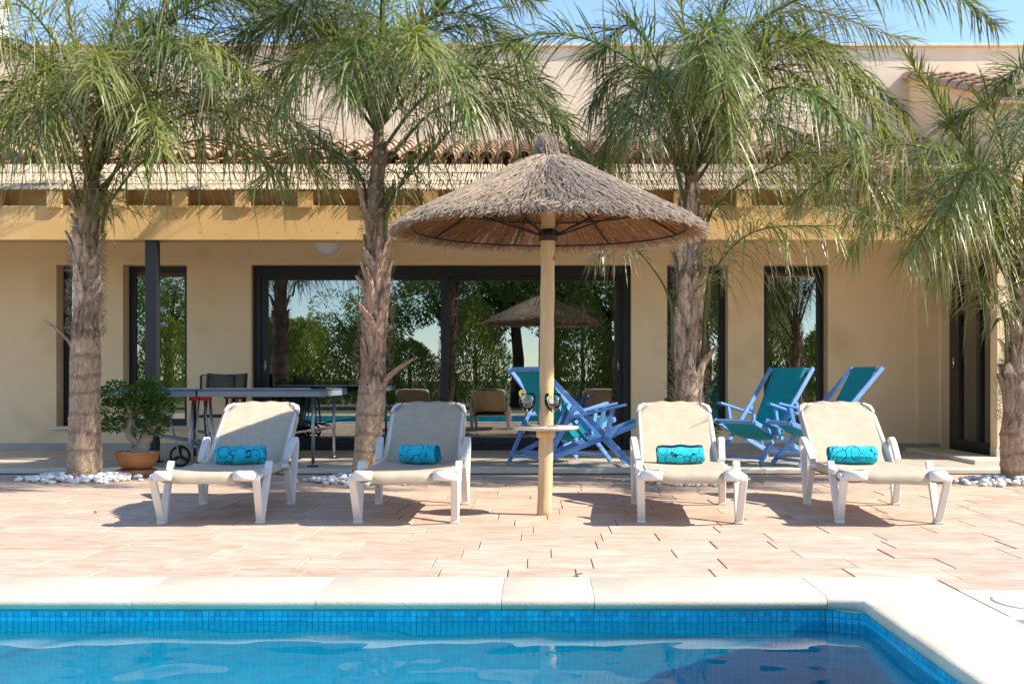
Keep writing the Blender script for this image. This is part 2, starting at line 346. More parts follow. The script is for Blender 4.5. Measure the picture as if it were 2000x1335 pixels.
# ---------------------------------------------------------------- paved deck: sub-base + individual pavers
deck = MB()
dx0, dx1, dy0 = -9.0, 8.0, -1.2
ox0, ox1, oy0, oy1 = POOL_X0 - COP_W, POOL_X1 + COP_W, POOL_Y0 - COP_W, POOL_Y1 + COP_W
for a, b in (((dx0, dy0), (dx1, oy0)), ((dx0, oy1), (dx1, DECK_Y1)), ((dx0, oy0), (ox0, oy1)), ((ox1, oy0), (dx1, oy1))):
    deck.box2((a[0], a[1], -0.055), (b[0], b[1], -0.010))
deck_o = deck.build('deck', M['joint'], kind='structure')
PW, PH = 0.62, 0.302
pav_cells = []
def add_rows(x0, x1, y0, y1, seed):
    r = random.Random(seed); y = y1
    while y > y0 + 0.02:
        ya = max(y0, y - PH); x = x0 - r.random() * PW
        while x < x1:
            xb = x + PW * r.choice((1, 1, 1, 1, 0.72, 0.5)); a = max(x, x0); b = min(xb, x1)
            if b - a > 0.05: pav_cells.append((a, ya, b, y))
            x = xb
        y = ya
add_rows(dx0, dx1, oy1, oy1 + PH * round((DECK_Y1 - oy1) / PH), 1)
add_rows(ox1, dx1, -1.2, oy1, 2); add_rows(dx0, ox0, -1.2, oy1, 3); add_rows(ox0, ox1, -1.2, oy0, 4)
def in_view(c):
    ym = (c[1] + c[3]) / 2
    if ym < 2: return False
    xa, xb = (c[0]) * F / ym + CX, (c[2]) * F / ym + CX
    return xb > -40 and xa < 2040 and (H * F / ym + CY) < 1400
skim = Vector((2.0, 4.50, 0))     # skimmer lid seat on the right of the coping
pav_cells = [c for c in pav_cells if c[3] <= DECK_Y1 + 0.01 and not (abs((c[0] + c[2]) / 2 - skim.x) < 0.30 and abs((c[1] + c[3]) / 2 - skim.y) < 0.27)]
vis = [c for c in pav_cells if in_view(c)]; vis.sort(key=lambda c: c[1]); vis = vis[:300]; vset = set(vis)
cache = {}
def paver_mesh(w, d, mname, t, gap, nm):
    k = (round(w, 2), round(d, 2), mname)
    if k not in cache:
        m = MB(); m.box((0, 0, -t / 2), (k[0] - gap * .75, k[1] - gap, t), None, 0.0035); cache[k] = m.mesh(nm, M[mname])
    return cache[k]
jr = random.Random(5)
for c in vis:
    o = link('paving_tile', paver_mesh(c[2] - c[0], c[3] - c[1], 'paver', 0.03, 0.0062, 'paving_tile'), deck_o)
    o.location = ((c[0] + c[2]) / 2, (c[1] + c[3]) / 2, jr.uniform(-0.0022, 0.0018)); o.rotation_euler = (jr.uniform(-.0022, .0022), jr.uniform(-.002, .002), jr.uniform(-.0018, .0018))
m = MB()
for c in pav_cells:
    if c not in vset: m.box(((c[0] + c[2]) / 2, (c[1] + c[3]) / 2, -0.015), (c[2] - c[0] - 0.0065, c[3] - c[1] - 0.0065, 0.03), None, 0.004)
m.build('paving_tile', M['paver'], deck_o, kind='stuff')

# skimmer lid: white plastic square with shallow round finger dishes
sk = thing('skimmer_lid', 'white plastic skimmer lid set in the paving beside the pool coping', 'lid', (skim.x, skim.y, -0.0165))
m = MB(); m.box((0, 0, -0.004), (0.53, 0.53, 0.05), None, 0.012); m.build('rim', M['nosing'], sk)
m = MB(); m.lathe([(0.001, 0.024), (0.10, 0.0235), (0.17, 0.0225), (0.19, 0.026), (0.205, 0.026), (0.21, 0.018)], 32, (0, 0, 0)); m.build('round_cover', M['nosing'], sk)

# ---------------------------------------------------------------- pool
pool = MB()
D_ = -1.2
x0, x1, y0, y1 = POOL_X0 - 0.012, POOL_X1 + 0.012, POOL_Y0 - 0.012, POOL_Y1 + 0.012
cxa, cya = POOL_X1 - 0.14, POOL_Y1 - 0.075            # cut corner
ring = [(x0, y0), (x1, y0), (x1, cya), (cxa, y1), (x0, y1)]
top = [(x, y, -0.045) for x, y in ring]; bot = [(x, y, D_) for x, y in ring]; n = len(ring)
pool.add(top + bot, [(i, i + n, (i + 1) % n + n, (i + 1) % n) for i in range(n)] + [tuple(range(n, 2 * n))])
pool_o = pool.build('swimming_pool', M['pool'], kind='structure')
# grout backing + mosaic on the far wall and right wall near the water line
T = 0.0245; rows = 12
tile_me = MB(); tile_me.box((0, 0, 0), (T - 0.0024, 0.006, T - 0.0024), None, 0); tile_mesh = tile_me.mesh('mosaic_tile', M['mosaic'])
gb = MB(); gb.box2((POOL_X0, POOL_Y1 + 0.0065, -0.048 - rows * T), (cxa, POOL_Y1 + 0.0035, -0.0465)); gb.box2((POOL_X1 + 0.0065, 1.5, -0.048 - rows * T), (POOL_X1 + 0.0035, cya, -0.0465))
gb.build('grout_bed', M['grout'], pool_o)
cells = []
xx = cxa - T / 2
while xx > -3.3:
    for k in range(rows): cells.append((0, xx, -0.048 - (k + .5) * T, k))
    xx -= T
yy = cya - T / 2
while yy > 2.6:
    for k in range(rows): cells.append((1, yy, -0.048 - (k + .5) * T, k))
    yy -= T
dch = Vector((POOL_X1 - cxa, cya - POOL_Y1, 0)); Lc = dch.length; dch.normalize(); nch = int(Lc / T)
for i in range(nch):
    for k in range(rows): cells.append((2, (i + .5) * Lc / nch, -0.048 - (k + .5) * T, k))
cells.sort(key=lambda c: (c[3], c[0], -c[1]))
rest = MB(); rotz90 = Matrix.Rotation(R(90), 3, 'Z'); rch = Matrix.Rotation(math.atan2(dch.y, dch.x), 3, 'Z')
cnt = 0
for side, u, z, k in cells:
    if side == 0: p, rm, a = (u, POOL_Y1 + 0.002, z), Matrix.Identity(3), 0
    elif side == 1: p, rm, a = (POOL_X1 + 0.002, u, z), rotz90, R(90)
    else:
        q = Vector((cxa, POOL_Y1, 0)) + dch * u; p, rm, a = (q.x + 0.003, q.y + 0.004, z), rch, math.atan2(dch.y, dch.x)
    if side == 0 and u < -2.55 and cnt < 300: pass
    if cnt < 300 and not (side == 0 and u < -2.3):
        o = link('mosaic_tile', tile_mesh, pool_o); o.location = p; o.rotation_euler = (0, 0, a); cnt += 1
    else: rest.box(p, (T - 0.0024, 0.006, T - 0.0024), rm)
rest.build('mosaic_tile', M['mosaic'], pool_o, kind='stuff')
# coping stones with rounded nosing
cop_o = MB(); cop_o.box2((ox0 + .02, POOL_Y1 + 0.02, -0.05), (ox1 - .02, oy1 - 0.004, -0.046)); cop_o.box2((POOL_X1 + 0.02, oy0 + .02, -0.05), (ox1 - .004, POOL_Y1 + .01, -0.046))
cop_o = cop_o.build('pool_coping', M['joint'], kind='structure')
PROF = [(0.0, -0.044), (-0.012, -0.040), (-0.022, -0.030), (-0.026, -0.016), (-0.022, -0.003), (-0.012, 0.006), (0.004, 0.011), (0.03, 0.0125), (COP_W - 0.006, 0.012), (COP_W - 0.002, 0.008), (COP_W - 0.002, -0.044)]
def coping(outline_fn, nm='coping_stone'):
    pass
def coping_seg(a, b, nin, name='coping_stone', e0=0.0, e1=0.0):
    """stone from a to b along the water edge; nin points away from the water; e0/e1 mitre"""
    a = Vector((*a, 0)); b = Vector((*b, 0)); d = (b - a).normalized(); nv = Vector((*nin, 0))
    a = a + d * 0.001; b = b - d * 0.001
    rows_ = []
    for p, e in ((a, e0), (a + d * 0.003, e0), (b - d * 0.003, e1), (b, e1)):
        edge = (p - a).length < 1e-6 or (p - b).length < 1e-6
        rows_.append([p + nv * o + d * (e * o) + Vector((0, 0, z - (0.0015 if edge and z > 0 else 0))) for o, z in PROF])
    m = MB(); m.loft(rows_, True, True); k = len(PROF)
    m.add(rows_[0], [tuple(range(k))]); m.add(rows_[-1], [tuple(range(k - 1, -1, -1))])
    return m.build(name, M['coping'], cop_o)
def cpx(px): return (px - CX) * 4.62 / F
marks = [cpx(1160), cpx(980), cpx(620), cpx(265), cpx(-95), cpx(-450), cpx(-800), cpx(-1150), cpx(-1500), cpx(-1850), POOL_X0]
prev = cxa
for i, mk in enumerate(marks):
    coping_seg((mk, POOL_Y1), (prev, POOL_Y1), (0, 1), e1=0.66 * 0 if i else 0.0); prev = mk
# corner block: fills from the far run to the right run
cb = MB()
pin = [Vector((cxa + .002, POOL_Y1, 0)), Vector((POOL_X1 - .03, cya + 0.035, 0)), Vector((POOL_X1, cya, 0)), Vector((POOL_X1, cya - 0.16, 0))]
pout = [Vector((cxa + .002, oy1 - .002, 0)), Vector((ox1 - .002, oy1 - .002, 0)), Vector((ox1 - .002, oy1 - .003, 0)), Vector((ox1 - .002, cya - 0.16, 0))]
rows_ = []
for a, b in zip(pin, pout):
    dv = (b - a); Ld = dv.length; dv.normalize()
    rows_.append([a + dv * (o if o < 0.04 else o - COP_W + Ld) + Vector((0, 0, z)) for o, z in PROF])
cb.loft(rows_, True, True); k = len(PROF); cb.add(rows_[0], [tuple(range(k))]); cb.add(rows_[-1], [tuple(range(k - 1, -1, -1))])
cb.build('coping_stone', M['coping'], cop_o)
yy = cya - 0.162
for w in (0.44, 0.75, 0.75, 0.75, 0.75, 0.6):
    y2 = max(yy - w, POOL_Y0); coping_seg((POOL_X1, yy), (POOL_X1, y2), (1, 0)); yy = y2
    if yy <= POOL_Y0: break
xx = POOL_X1 + COP_W
while xx > POOL_X0: coping_seg((xx, POOL_Y0), (max(xx - .75, POOL_X0), POOL_Y0), (0, -1)); xx -= .75
yy = POOL_Y0 - COP_W
while yy < POOL_Y1 + COP_W: coping_seg((POOL_X0, yy), (POOL_X0, min(yy + .75, POOL_Y1 + COP_W)), (-1, 0)); yy += .75
w = MB(); gx, gy = 230, 130; rows_ = []
for i in range(gy + 1):
    y = lerp(y0, y1, i / gy); row = []
    for j in range(gx + 1):
        x = lerp(x0, x1, j / gx)
        h = .0090 * mnoise.noise(Vector((x * .9 + y * .35, y * 1.5, 3.1))) + .0038 * mnoise.noise(Vector((x * 2.6 - y * .8, y * 3.6, 7.7))) + .0013 * mnoise.noise(Vector((x * 8, y * 9, 1.3)))
        row.append((x, y, WATER_Z + h))
    rows_.append(row)
w.loft(rows_, True); water_o = w.build('water', M['water'], kind='structure')
# the sun reaches the pool floor through the refracting surface
sun_d.cycles.is_caustics_light = True
water_o.cycles.is_caustics_caster = True
for o in [pool_o] + list(pool_o.children): o.cycles.is_caustics_receiver = True

# ---------------------------------------------------------------- porch floor
pf = MB(); pf.box2((-9, DECK_Y1 + 0.03, -0.05), (WING_X + 0.3, WALL_Y, PORCH_Z - 0.012)); pf = pf.build('porch_floor', M['joint'], kind='structure')
pxx = -8.7; k = 0
while pxx < WING_X - 0.01:
    w_ = min(1.2, WING_X - pxx); m = MB(); m.box((pxx + w_ / 2, DECK_Y1 + 0.11, PORCH_Z / 2 + 0.004), (w_ - 0.004, 0.24, PORCH_Z + 0.008), None, 0.006); m.build('nosing_stone', M['nosing'], pf); pxx += 1.2
yy = DECK_Y1 + 0.232
while yy < WALL_Y - 0.03:
    xx = -8.7
    while xx < WING_X - 0.05:
        w_, d_ = min(0.6, WING_X - xx), min(0.6, WALL_Y - yy)
        o = link('floor_tile', paver_mesh(w_, d_, 'porch_tile', 0.012, 0.004, 'floor_tile'), pf)
        o.location = (xx + w_ / 2, yy + d_ / 2, PORCH_Z); xx += 0.6
    yy += 0.6

# ---------------------------------------------------------------- villa
villa = thing('villa', 'sand coloured villa with shaded porch, black windows and tiled roofs', 'house', (0, WALL_Y, 0))
VO = Vector((0, WALL_Y, 0))
def vb(mb, name, mats, parent=villa, kind=None, label=None):
    """mesh given in world coordinates, parented under the villa"""
    o = mb.build(name, mats, parent, kind, label); o.location = -VO if parent is villa else (0, 0, 0); return o
def wx(px, D=WALL_Y): return (px - CX) * D / F
def wz(py, D=WALL_Y): return H - (py - CY) * D / F
# openings in the porch wall: (x0, x1, z0, z1)
ZT = wz(517); ZS = wz(832)
OPEN = [(wx(110), wx(192), ZS, ZT), (wx(240), wx(365), ZS, ZT), (wx(490), wx(1233), PORCH_Z, ZT), (wx(1303), wx(1422), ZS, ZT), (wx(1492), wx(1617), ZS, ZT)]
wall = MB(); WT = 0.34; WZ1 = 2.62; edges = -9.0
for (a, b, z0, z1) in OPEN:
    wall.box2((edges, WALL_Y, 0), (a, WALL_Y + WT, WZ1)); wall.box2((a, WALL_Y, z1), (b, WALL_Y + WT, WZ1))
    if z0 > 0.1: wall.box2((a, WALL_Y, 0), (b, WALL_Y + WT, z0))
    edges = b
wall.box2((edges, WALL_Y, 0), (wx(1791), WALL_Y + WT, WZ1)); wall.box2((wx(1791), WALL_Y - 0.03, 0), (WING_X, WALL_Y + WT, WZ1))
vb(wall, 'wall', M['stucco_wall'])
sk_ = MB(); edges = -9.0; skx = []
for (a, b, z0, z1) in OPEN:
    if z0 < 0.1: skx.append((edges, a)); edges = b
skx += [(edges, wx(1791) - .001)]
for a, b in skx:
    x = a
    while x < b - 0.01:
        e = min(x + 0.6, b); m = MB(); m.box2((x + 0.001, WALL_Y - 0.014, PORCH_Z), (e - 0.001, WALL_Y, PORCH_Z + 0.085)); vb(m, 'skirting_tile', M['skirting']); x = e
m = MB(); m.box2((wx(1791), WALL_Y - 0.043, PORCH_Z), (WING_X - .001, WALL_Y - 0.03, PORCH_Z + 0.085)); vb(m, 'skirting_tile', M['skirting'])
# windows
REC = 0.2
def window(a, b, z0, z1, name='window'):
    y = WALL_Y + REC; fw = 0.075
    f = MB(); f.box2((a + .002, y, z1 - fw), (b - .002, y + 0.06, z1 - .002)); f.box2((a + .002, y, z0 + .002), (b - .002, y + .06, z0 + fw)); f.box2((a + .002, y, z0 + fw), (a + fw, y + .06, z1 - fw)); f.box2((b - fw, y, z0 + fw), (b - .002, y + .06, z1 - fw))
    fo = vb(f, name, M['black_frame'])
    s_ = MB(); i = 0.022; y2 = y - 0.012
    a2, b2, c2, d2 = a + fw - i, b - fw + i, z0 + fw - i, z1 - fw + i
    s_.box2((a2, y2, d2 - .03), (b2, y2 + .03, d2)); s_.box2((a2, y2, c2), (b2, y2 + .03, c2 + .03)); s_.box2((a2, y2, c2 + .03), (a2 + .03, y2 + .03, d2 - .03)); s_.box2((b2 - .03, y2, c2 + .03), (b2, y2 + .03, d2 - .03))
    vb(s_, 'sash', M['black_frame'], fo)
    p = MB(); p.box2((a + fw, y + .02, z0 + fw), (b - fw, y + .032, z1 - fw)); vb(p, 'pane', M['glass'], fo)
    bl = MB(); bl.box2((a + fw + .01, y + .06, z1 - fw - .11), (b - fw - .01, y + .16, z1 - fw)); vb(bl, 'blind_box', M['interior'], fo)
    if z0 > 0.1:
        s = MB(); s.box2((a - .05, WALL_Y - .05, z0 - .035), (b + .05, WALL_Y + REC - .002, z0 + .001), 0.004); vb(s, 'sill', M['nosing'], fo)
    return fo
for i in (0, 1, 3, 4): window(*OPEN[i])
a, b, z0, z1 = OPEN[2]; y = WALL_Y + 0.1
f = MB(); f.box2((a + .002, y, z1 - 0.12), (b - .002, y + .16, z1 - .002)); f.box2((a + .002, y, z0), (b - .002, y + .16, z0 + 0.05)); f.box2((a + .002, y, z0 + .05), (a + .09, y + .16, z1 - .12)); f.box2((b - .09, y, z0 + .05), (b - .002, y + .16, z1 - .12))
door = vb(f, 'sliding_door', M['black_frame'])
mid = wx(865)
for (p0, p1, yo, hx) in ((a + .09, mid + .05, 0.03, a + .14), (mid - .05, b - .09, 0.09, b - .14)):
    s = MB(); fw = 0.085 if yo < .05 else 0.08; zb, zt = z0 + .05, z1 - .12
    s.box2((p0, y + yo, zt - .05), (p1, y + yo + .045, zt)); s.box2((p0, y + yo, zb), (p1, y + yo + .045, zb + .09)); s.box2((p0, y + yo, zb + .09), (p0 + fw, y + yo + .045, zt - .05)); s.box2((p1 - fw, y + yo, zb + .09), (p1, y + yo + .045, zt - .05))
    vb(s, 'sash', M['black_frame'], door)
    p = MB(); p.box2((p0 + fw, y + yo + .016, zb + .09), (p1 - fw, y + yo + .03, zt - .05)); vb(p, 'pane', M['glass'], door)
    h = MB(); h.tube([(hx, y + yo - .006, 0.95), (hx, y + yo - .006, 1.09)], 0.016, 10, flat=0.8); h.box2((hx - .012, y + yo - .022, .985), (hx + .012, y + yo - .006, 1.055), .003); vb(h, 'handle', M['chrome'], door)
# rooms behind the glass
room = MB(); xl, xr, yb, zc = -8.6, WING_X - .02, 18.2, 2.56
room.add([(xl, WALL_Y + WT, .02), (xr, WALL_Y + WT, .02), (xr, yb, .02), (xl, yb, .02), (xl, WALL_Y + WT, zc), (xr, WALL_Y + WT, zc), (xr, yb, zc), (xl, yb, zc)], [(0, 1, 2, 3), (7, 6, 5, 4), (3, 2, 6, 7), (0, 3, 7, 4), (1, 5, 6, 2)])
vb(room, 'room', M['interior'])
for (pa, pb, D) in ((925, 950, 15.2), (990, 1012, 15.0), (1130, 1205, 14.6)):
    m = MB(); nn = 26; xs = [wx(pa, D) + (wx(pb, D) - wx(pa, D)) * i / nn for i in range(nn + 1)]
    m.loft([[(x, D + 0.025 * math.sin(i * 1.35), z) for i, x in enumerate(xs)] for z in (0.05, 1.2, 2.35)]); vb(m, 'curtain', M['curtain'])
# beam, post, porch ceiling
bz0, bz1 = wz(468, BEAM_Y), wz(401, BEAM_Y)
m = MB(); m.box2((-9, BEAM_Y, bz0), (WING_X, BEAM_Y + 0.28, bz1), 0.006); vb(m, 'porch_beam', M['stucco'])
m = MB(); m.box2((-9, BEAM_Y + .282, WZ1), (WING_X, WALL_Y + .2, WZ1 + .06)); vb(m, 'porch_ceiling', M['ceiling'])
pxl = wx(298, 11.62); m = MB(); m.box2((pxl - .056, 11.56, PORCH_Z), (pxl + .056, 11.68, bz0 - .001), 0.004); m.box2((pxl - .085, 11.535, PORCH_Z), (pxl + .085, 11.705, PORCH_Z + .012)); vb(m, 'porch_post', M['post'])
gl = MB(); gx = wx(640, 12.5); gl.lathe([(0.004, -0.145)] + [(0.145 * math.sin(t), -0.145 * math.cos(t)) for t in [R(15 * i) for i in range(1, 10)]] + [(0.15, 0.03), (0.15, 0.20)], 28, (gx, 12.5, 2.36)); vb(gl, 'globe_light', M['globe'])
# porch roof slope: rafters, reed mat, tiles
SL = 0.46; EY, EZ = 11.50, 2.765
RX0, RX1 = -9.0, wx(1662, 12.0)
def rz(y): return EZ + (y - EY) * SL
xr_ = wx(462, 11.3)
xs = []; x = xr_
while x > -8.8: xs.append(x); x -= 0.63
x = xr_ + 0.63
while x < WING_X - .1: xs.append(x); x += 0.63
for x in xs:
    m = MB(); w2 = 0.075
    y0_, y1_ = 11.515, 12.4
    vs_ = []
    for sx in (-w2, w2):
        vs_ += [(x + sx, y0_, rz(y0_) - .175), (x + sx, y0_ + .02, rz(y0_) - .19), (x + sx, y1_, rz(y1_) - .19), (x + sx, y1_, rz(y1_) - .02), (x + sx, y0_, rz(y0_) - .02)]
    m.add(vs_, [(4, 3, 2, 1, 0), (5, 6, 7, 8, 9), (0, 1, 6, 5), (1, 2, 7, 6), (2, 3, 8, 7), (3, 4, 9, 8), (4, 0, 5, 9)])
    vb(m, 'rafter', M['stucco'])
# infill wall between the rafters above the beam
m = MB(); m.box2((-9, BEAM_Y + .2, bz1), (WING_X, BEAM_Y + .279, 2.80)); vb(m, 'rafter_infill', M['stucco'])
# reed mat: sheet + stalks + binding wires
mt = MB(); RY1 = 12.42
mt.add([(RX0, EY + .03, rz(EY + .03) - .012), (RX1, EY + .03, rz(EY + .03) - .012), (RX1, RY1, rz(RY1) - .012), (RX0, RY1, rz(RY1) - .012)], [(0, 1, 2, 3)])
rr = random.Random(11); x = -6.4
while x < RX1:
    for (ya, yb2) in ((EY, EY + .40), (EY + .3, EY + .68), (EY + .6, RY1)):
        j = rr.uniform(-.03, .02); ra = rr.uniform(.004, .007); zz = rr.uniform(0, .006); dx = rr.uniform(-.02, .02)
        p = Vector((x + rr.uniform(-.006, .006), ya + j, rz(ya + j) + zz + .008)); q = Vector((x + dx, yb2, rz(yb2) + zz))
        mt.tube([p, q], ra, 3, smooth=False)
    x += 0.0125
reed = vb(mt, 'reed_mat', M['reed'], kind='stuff')
for yv in (EY + .14, EY + .55):
    m = MB(); m.tube([(RX0, yv, rz(yv) + .019), (RX1, yv, rz(yv) + .017)], 0.003, 4); vb(m, 'binding_wire', M['wire'], reed)
# barrel tiles
def barrel(L, r0, r1, t=0.014, n=7, flip=False):
    m = MB(); rows2 = []
    for (yy, r) in ((0, r0), (L, r1)):
        out = [(math.cos(R(180) * i / n) * r, yy, math.sin(R(180) * i / n) * r * (-1 if flip else 1)) for i in range(n + 1)]
        inn = [(math.cos(R(180) * i / n) * (r - t), yy, math.sin(R(180) * i / n) * (r - t) * (-1 if flip else 1)) for i in range(n, -1, -1)]
        rows2.append(out + inn)
    m.loft(rows2, True, True); k = len(rows2[0])
    for r_ in (0, 1):
        h_ = k // 2
        m.add(rows2[r_], [((i, i + 1, k - 2 - i, k - 1 - i)) for i in range(h_ - 1)])
    return m
cover = barrel(0.44, 0.088, 0.070).mesh('roof_tile', M['terracotta_tile']); pan = barrel(0.44, 0.072, 0.088, flip=True).mesh('roof_tile', M['terracotta_tile'])
def tile_roof(x0, x1, y0, z0, sl, courses, parent, limit, pitch=0.205, seed=3):
    """courses of barrel tiles climbing away from the eave"""
    r = random.Random(seed); ang = math.atan(sl); n_ = 0; restm = MB(); step = 0.36 * math.cos(ang)
    for cidx in range(courses):
        yy = y0 + cidx * step; z = z0 + cidx * step * sl; x = x0 + .1
        while x < x1 - .05:
            for me_, dx_, dz in ((pan, pitch / 2, 0.03), (cover, 0, 0.05)):
                mx_ = Matrix.Translation((x + dx_ + r.uniform(-.006, .006), yy + r.uniform(-.015, .015), z + dz + r.uniform(-.004, .004))) @ Euler((ang - 0.03, 0, r.uniform(-.02, .02))).to_matrix().to_4x4()
                if n_ < limit:
                    o = link('roof_tile', me_, parent); o.matrix_local = mx_; n_ += 1
                else:
                    restm.add([mx_ @ v.co for v in me_.vertices], [tuple(p.vertices) for p in me_.polygons], True)
            x += pitch
    if restm.v: restm.build('roof_tile', M['terracotta_tile'], parent, kind='stuff')
TY, TZ = 12.43, rz(12.43) + .02
deckm = MB(); TSL = 0.27
deckm.add([(RX0, TY + .05, TZ - .03), (RX1, TY + .05, TZ - .03), (RX1, UP_Y, TZ + (UP_Y - TY) * TSL - .03), (RX0, UP_Y, TZ + (UP_Y - TY) * TSL - .03), (RX0, TY + .05, TZ - .14), (RX1, TY + .05, TZ - .14)], [(0, 1, 2, 3), (4, 5, 1, 0)])
roof = vb(deckm, 'porch_roof', M['stucco'])
tile_roof(-6.6, RX1, TY, TZ, TSL, 6, roof, 130)
# lower tiled eave on the right, over the wing corner
deck2 = MB(); LY, LZ = 11.47, wz(354, 11.47); LS = 0.34
deck2.add([(RX1 + .02, LY + .1, LZ - .02), (WING_X + .02, LY + .1, LZ - .02), (WING_X + .02, UP_Y, LZ + (UP_Y - LY) * LS - .05), (RX1 + .02, UP_Y, LZ + (UP_Y - LY) * LS - .05), (RX1 + .02, LY + .1, LZ - .12), (WING_X + .02, LY + .1, LZ - .12), (WING_X + .02, BEAM_Y, LZ - .12), (RX1 + .02, BEAM_Y, LZ - .12)], [(0, 1, 2, 3), (4, 5, 1, 0), (7, 6, 5, 4), (0, 3, 7, 4)])
roof2 = vb(deck2, 'porch_roof', M['stucco'])
tile_roof(RX1 + .02, WING_X + .1, LY, LZ, LS, 9, roof2, 110, seed=9)
# upper storey wall with coping slabs
UZ = wz(92, UP_Y)
m = MB(); m.box2((-9.0, UP_Y, 2.7), (9.0, UP_Y + .3, UZ)); vb(m, 'upper_wall', M['stucco_up'])
x = wx(1980, UP_Y) - 0.48 * 30
while x < 9:
    m = MB(); m.box2((x + .003, UP_Y - .05, UZ + .001), (x + .477, UP_Y + .35, UZ + .035), .005); vb(m, 'parapet_slab', M['nosing']); x += .48
# taller white block at the far left
m = MB(); m.box2((-9.5, 14.95, 2.7), (wx(17, 15.6), 15.6, 8.2)); vb(m, 'stair_tower', M['white_wall'])
# right wing: side wall with glazed door, front, mono-pitch roof
WF, WB = WING_Y, UP_Y
zr0 = wz(190, WF); zr1 = wz(156, UP_Y)
d0, d1, dz0, dz1 = 11.98, WALL_Y - .05, PORCH_Z + .05, ZT + .02
wm = MB(); XW = WING_X
def sidepoly(pts, x): return [(x, y, z) for y, z in pts]
for pts in ([(WF, 0), (d0, 0), (d0, zr0 + (d0 - WF) * (zr1 - zr0) / (WB - WF)), (WF, zr0)], [(d0, dz1), (d1, dz1), (d1, zr0 + (d1 - WF) * (zr1 - zr0) / (WB - WF)), (d0, zr0 + (d0 - WF) * (zr1 - zr0) / (WB - WF))], [(d1, 0), (WB, 0), (WB, zr1), (d1, zr0 + (d1 - WF) * (zr1 - zr0) / (WB - WF))]):
    k = len(pts); A = sidepoly(pts, XW); Bp = sidepoly(pts, XW + .3)
    wm.add(A + Bp, [tuple(range(k)), tuple(range(2 * k - 1, k - 1, -1))] + [(i, i + k, (i + 1) % k + k, (i + 1) % k) for i in range(k)])
wm.box2((XW + .3, WF, 0), (9, WF + .3, zr0 - .001))
vb(wm, 'wing_wall', M['stucco_wall'])
m = MB(); m.box2((XW - .012, WF - .012, 0), (XW + .25, WF + .16, .16), .004); vb(m, 'plinth', M['nosing'])
m = MB(); m.box2((XW - .42, 11.3, PORCH_Z), (XW - .001, WALL_Y - .05, PORCH_Z + .04), .006); vb(m, 'door_step', M['nosing'])
# wing door in the side wall
f = MB(); xi = XW + .1
f.box2((xi, d0, dz1 - .1), (xi + .08, d1, dz1)); f.box2((xi, d0, dz0 - .05), (xi + .08, d1, dz0 + .1))
for ya in (d0 + .001, d1 - .301, (d0 + d1) / 2 - .18): f.box2((xi, ya, dz0 + .1), (xi + .08, ya + (0.1 if ya < d1 - .4 else .3), dz1 - .1))
wd = vb(f, 'wing_door', M['black_frame'])
for ya, yb_ in ((d0 + .1, (d0 + d1) / 2 - .18), ((d0 + d1) / 2 - .08, d1 - .3)):
    p = MB(); p.box2((xi + .03, ya, dz0 + .1), (xi + .045, yb_, dz1 - .1)); vb(p, 'pane', M['glass'], wd)
h = MB(); h.tube([(xi - .03, d1 - .22, 1.0), (xi - .03, d1 - .22, 1.12)], .012, 8); h.bar((xi, d1 - .22, 1.04), (xi - .03, d1 - .22, 1.04), .02, .02); vb(h, 'handle', M['chrome'], wd)
m = MB(); m.loft([[(XW + .45, d0 + .05 + i * .06, z) for i in range(24)] for z in (.05, 2.3)]); vb(m, 'curtain', M['curtain'])
# mono-pitch roof plane and verge tiles
m = MB(); sl3 = (zr1 - zr0) / (WB - WF)
m.add([(XW - .05, WF - .15, zr0 - .15 * sl3 + .01), (9, WF - .15, zr0 - .15 * sl3 + .01), (9, WB, zr1 + .01), (XW - .05, WB, zr1 + .01), (XW - .05, WF - .15, zr0 - .15 * sl3 - .05), (9, WF - .15, zr0 - .15 * sl3 - .05)], [(0, 1, 2, 3), (4, 5, 1, 0)])
wr = vb(m, 'wing_roof', M['terracotta_tile'])
vt = MB()
nv = 9; angv = math.atan(sl3)
verge = barrel(0.40, 0.105, 0.085).mesh('roof_tile', M['terracotta_tile'])
for col_ in range(4):
    for i in range(nv):
        t = i / (nv - 1); y = WF - .16 + i * .335; z = zr0 + (y - WF) * sl3 + .03
        o = link('roof_tile', verge if col_ == 0 else cover, wr); o.location = (XW - .02 + col_ * .2, y, z); o.rotation_euler = (angv - .04, 0, rng.uniform(-.03, .03))

# ---------------------------------------------------------------- parasol
PD = 7.4
par = thing('thatched_parasol', 'round heather thatched parasol on a peeled pine pole between the loungers', 'parasol', (wx(1063, PD), PD, 0))
PZ = lambda py: wz(py, PD)
m = MB(); pts = catmull([(0, 0, -.02), (0.012, 0, .5), (0.018, 0, 1.2), (0.026, 0, 1.9), (0.032, 0, 2.3)], 40)
m.tube(pts, [0.0475 - .004 * (i / 40) + .0016 * math.sin(i * 1.7) for i in range(41)], 20); m.build('pole', M['wood'], par)
prof_r = [(0.045, 2.34), (0.085, 2.315), (0.20, 2.255), (0.40, 2.145), (0.60, 2.045), (0.80, 1.945), (0.93, 1.882), (0.985, 1.850)]
def thz(r):
    for (ra, za), (rb, zb) in zip(prof_r, prof_r[1:]):
        if r <= rb: return za + (zb - za) * (r - ra) / (rb - ra)
    return prof_r[-1][1] - (r - .985) * 1.1
th = MB(); ap = Vector((0.03, 0, 0))
th.lathe([(r, z - .012) for r, z in prof_r] + [(0.975, 1.828), (0.93, 1.855), (0.80, 1.915), (0.60, 2.015), (0.40, 2.115), (0.20, 2.225), (0.08, 2.28)], 48, ap)
tr_ = random.Random(21)
def stalk(mb, a, b, ra, sag=0.0):
    mid_ = (a + b) / 2 + Vector((0, 0, sag)); mb.tube([a, mid_, b], [ra, ra * .8, ra * .35], 3, cap=False, smooth=False)
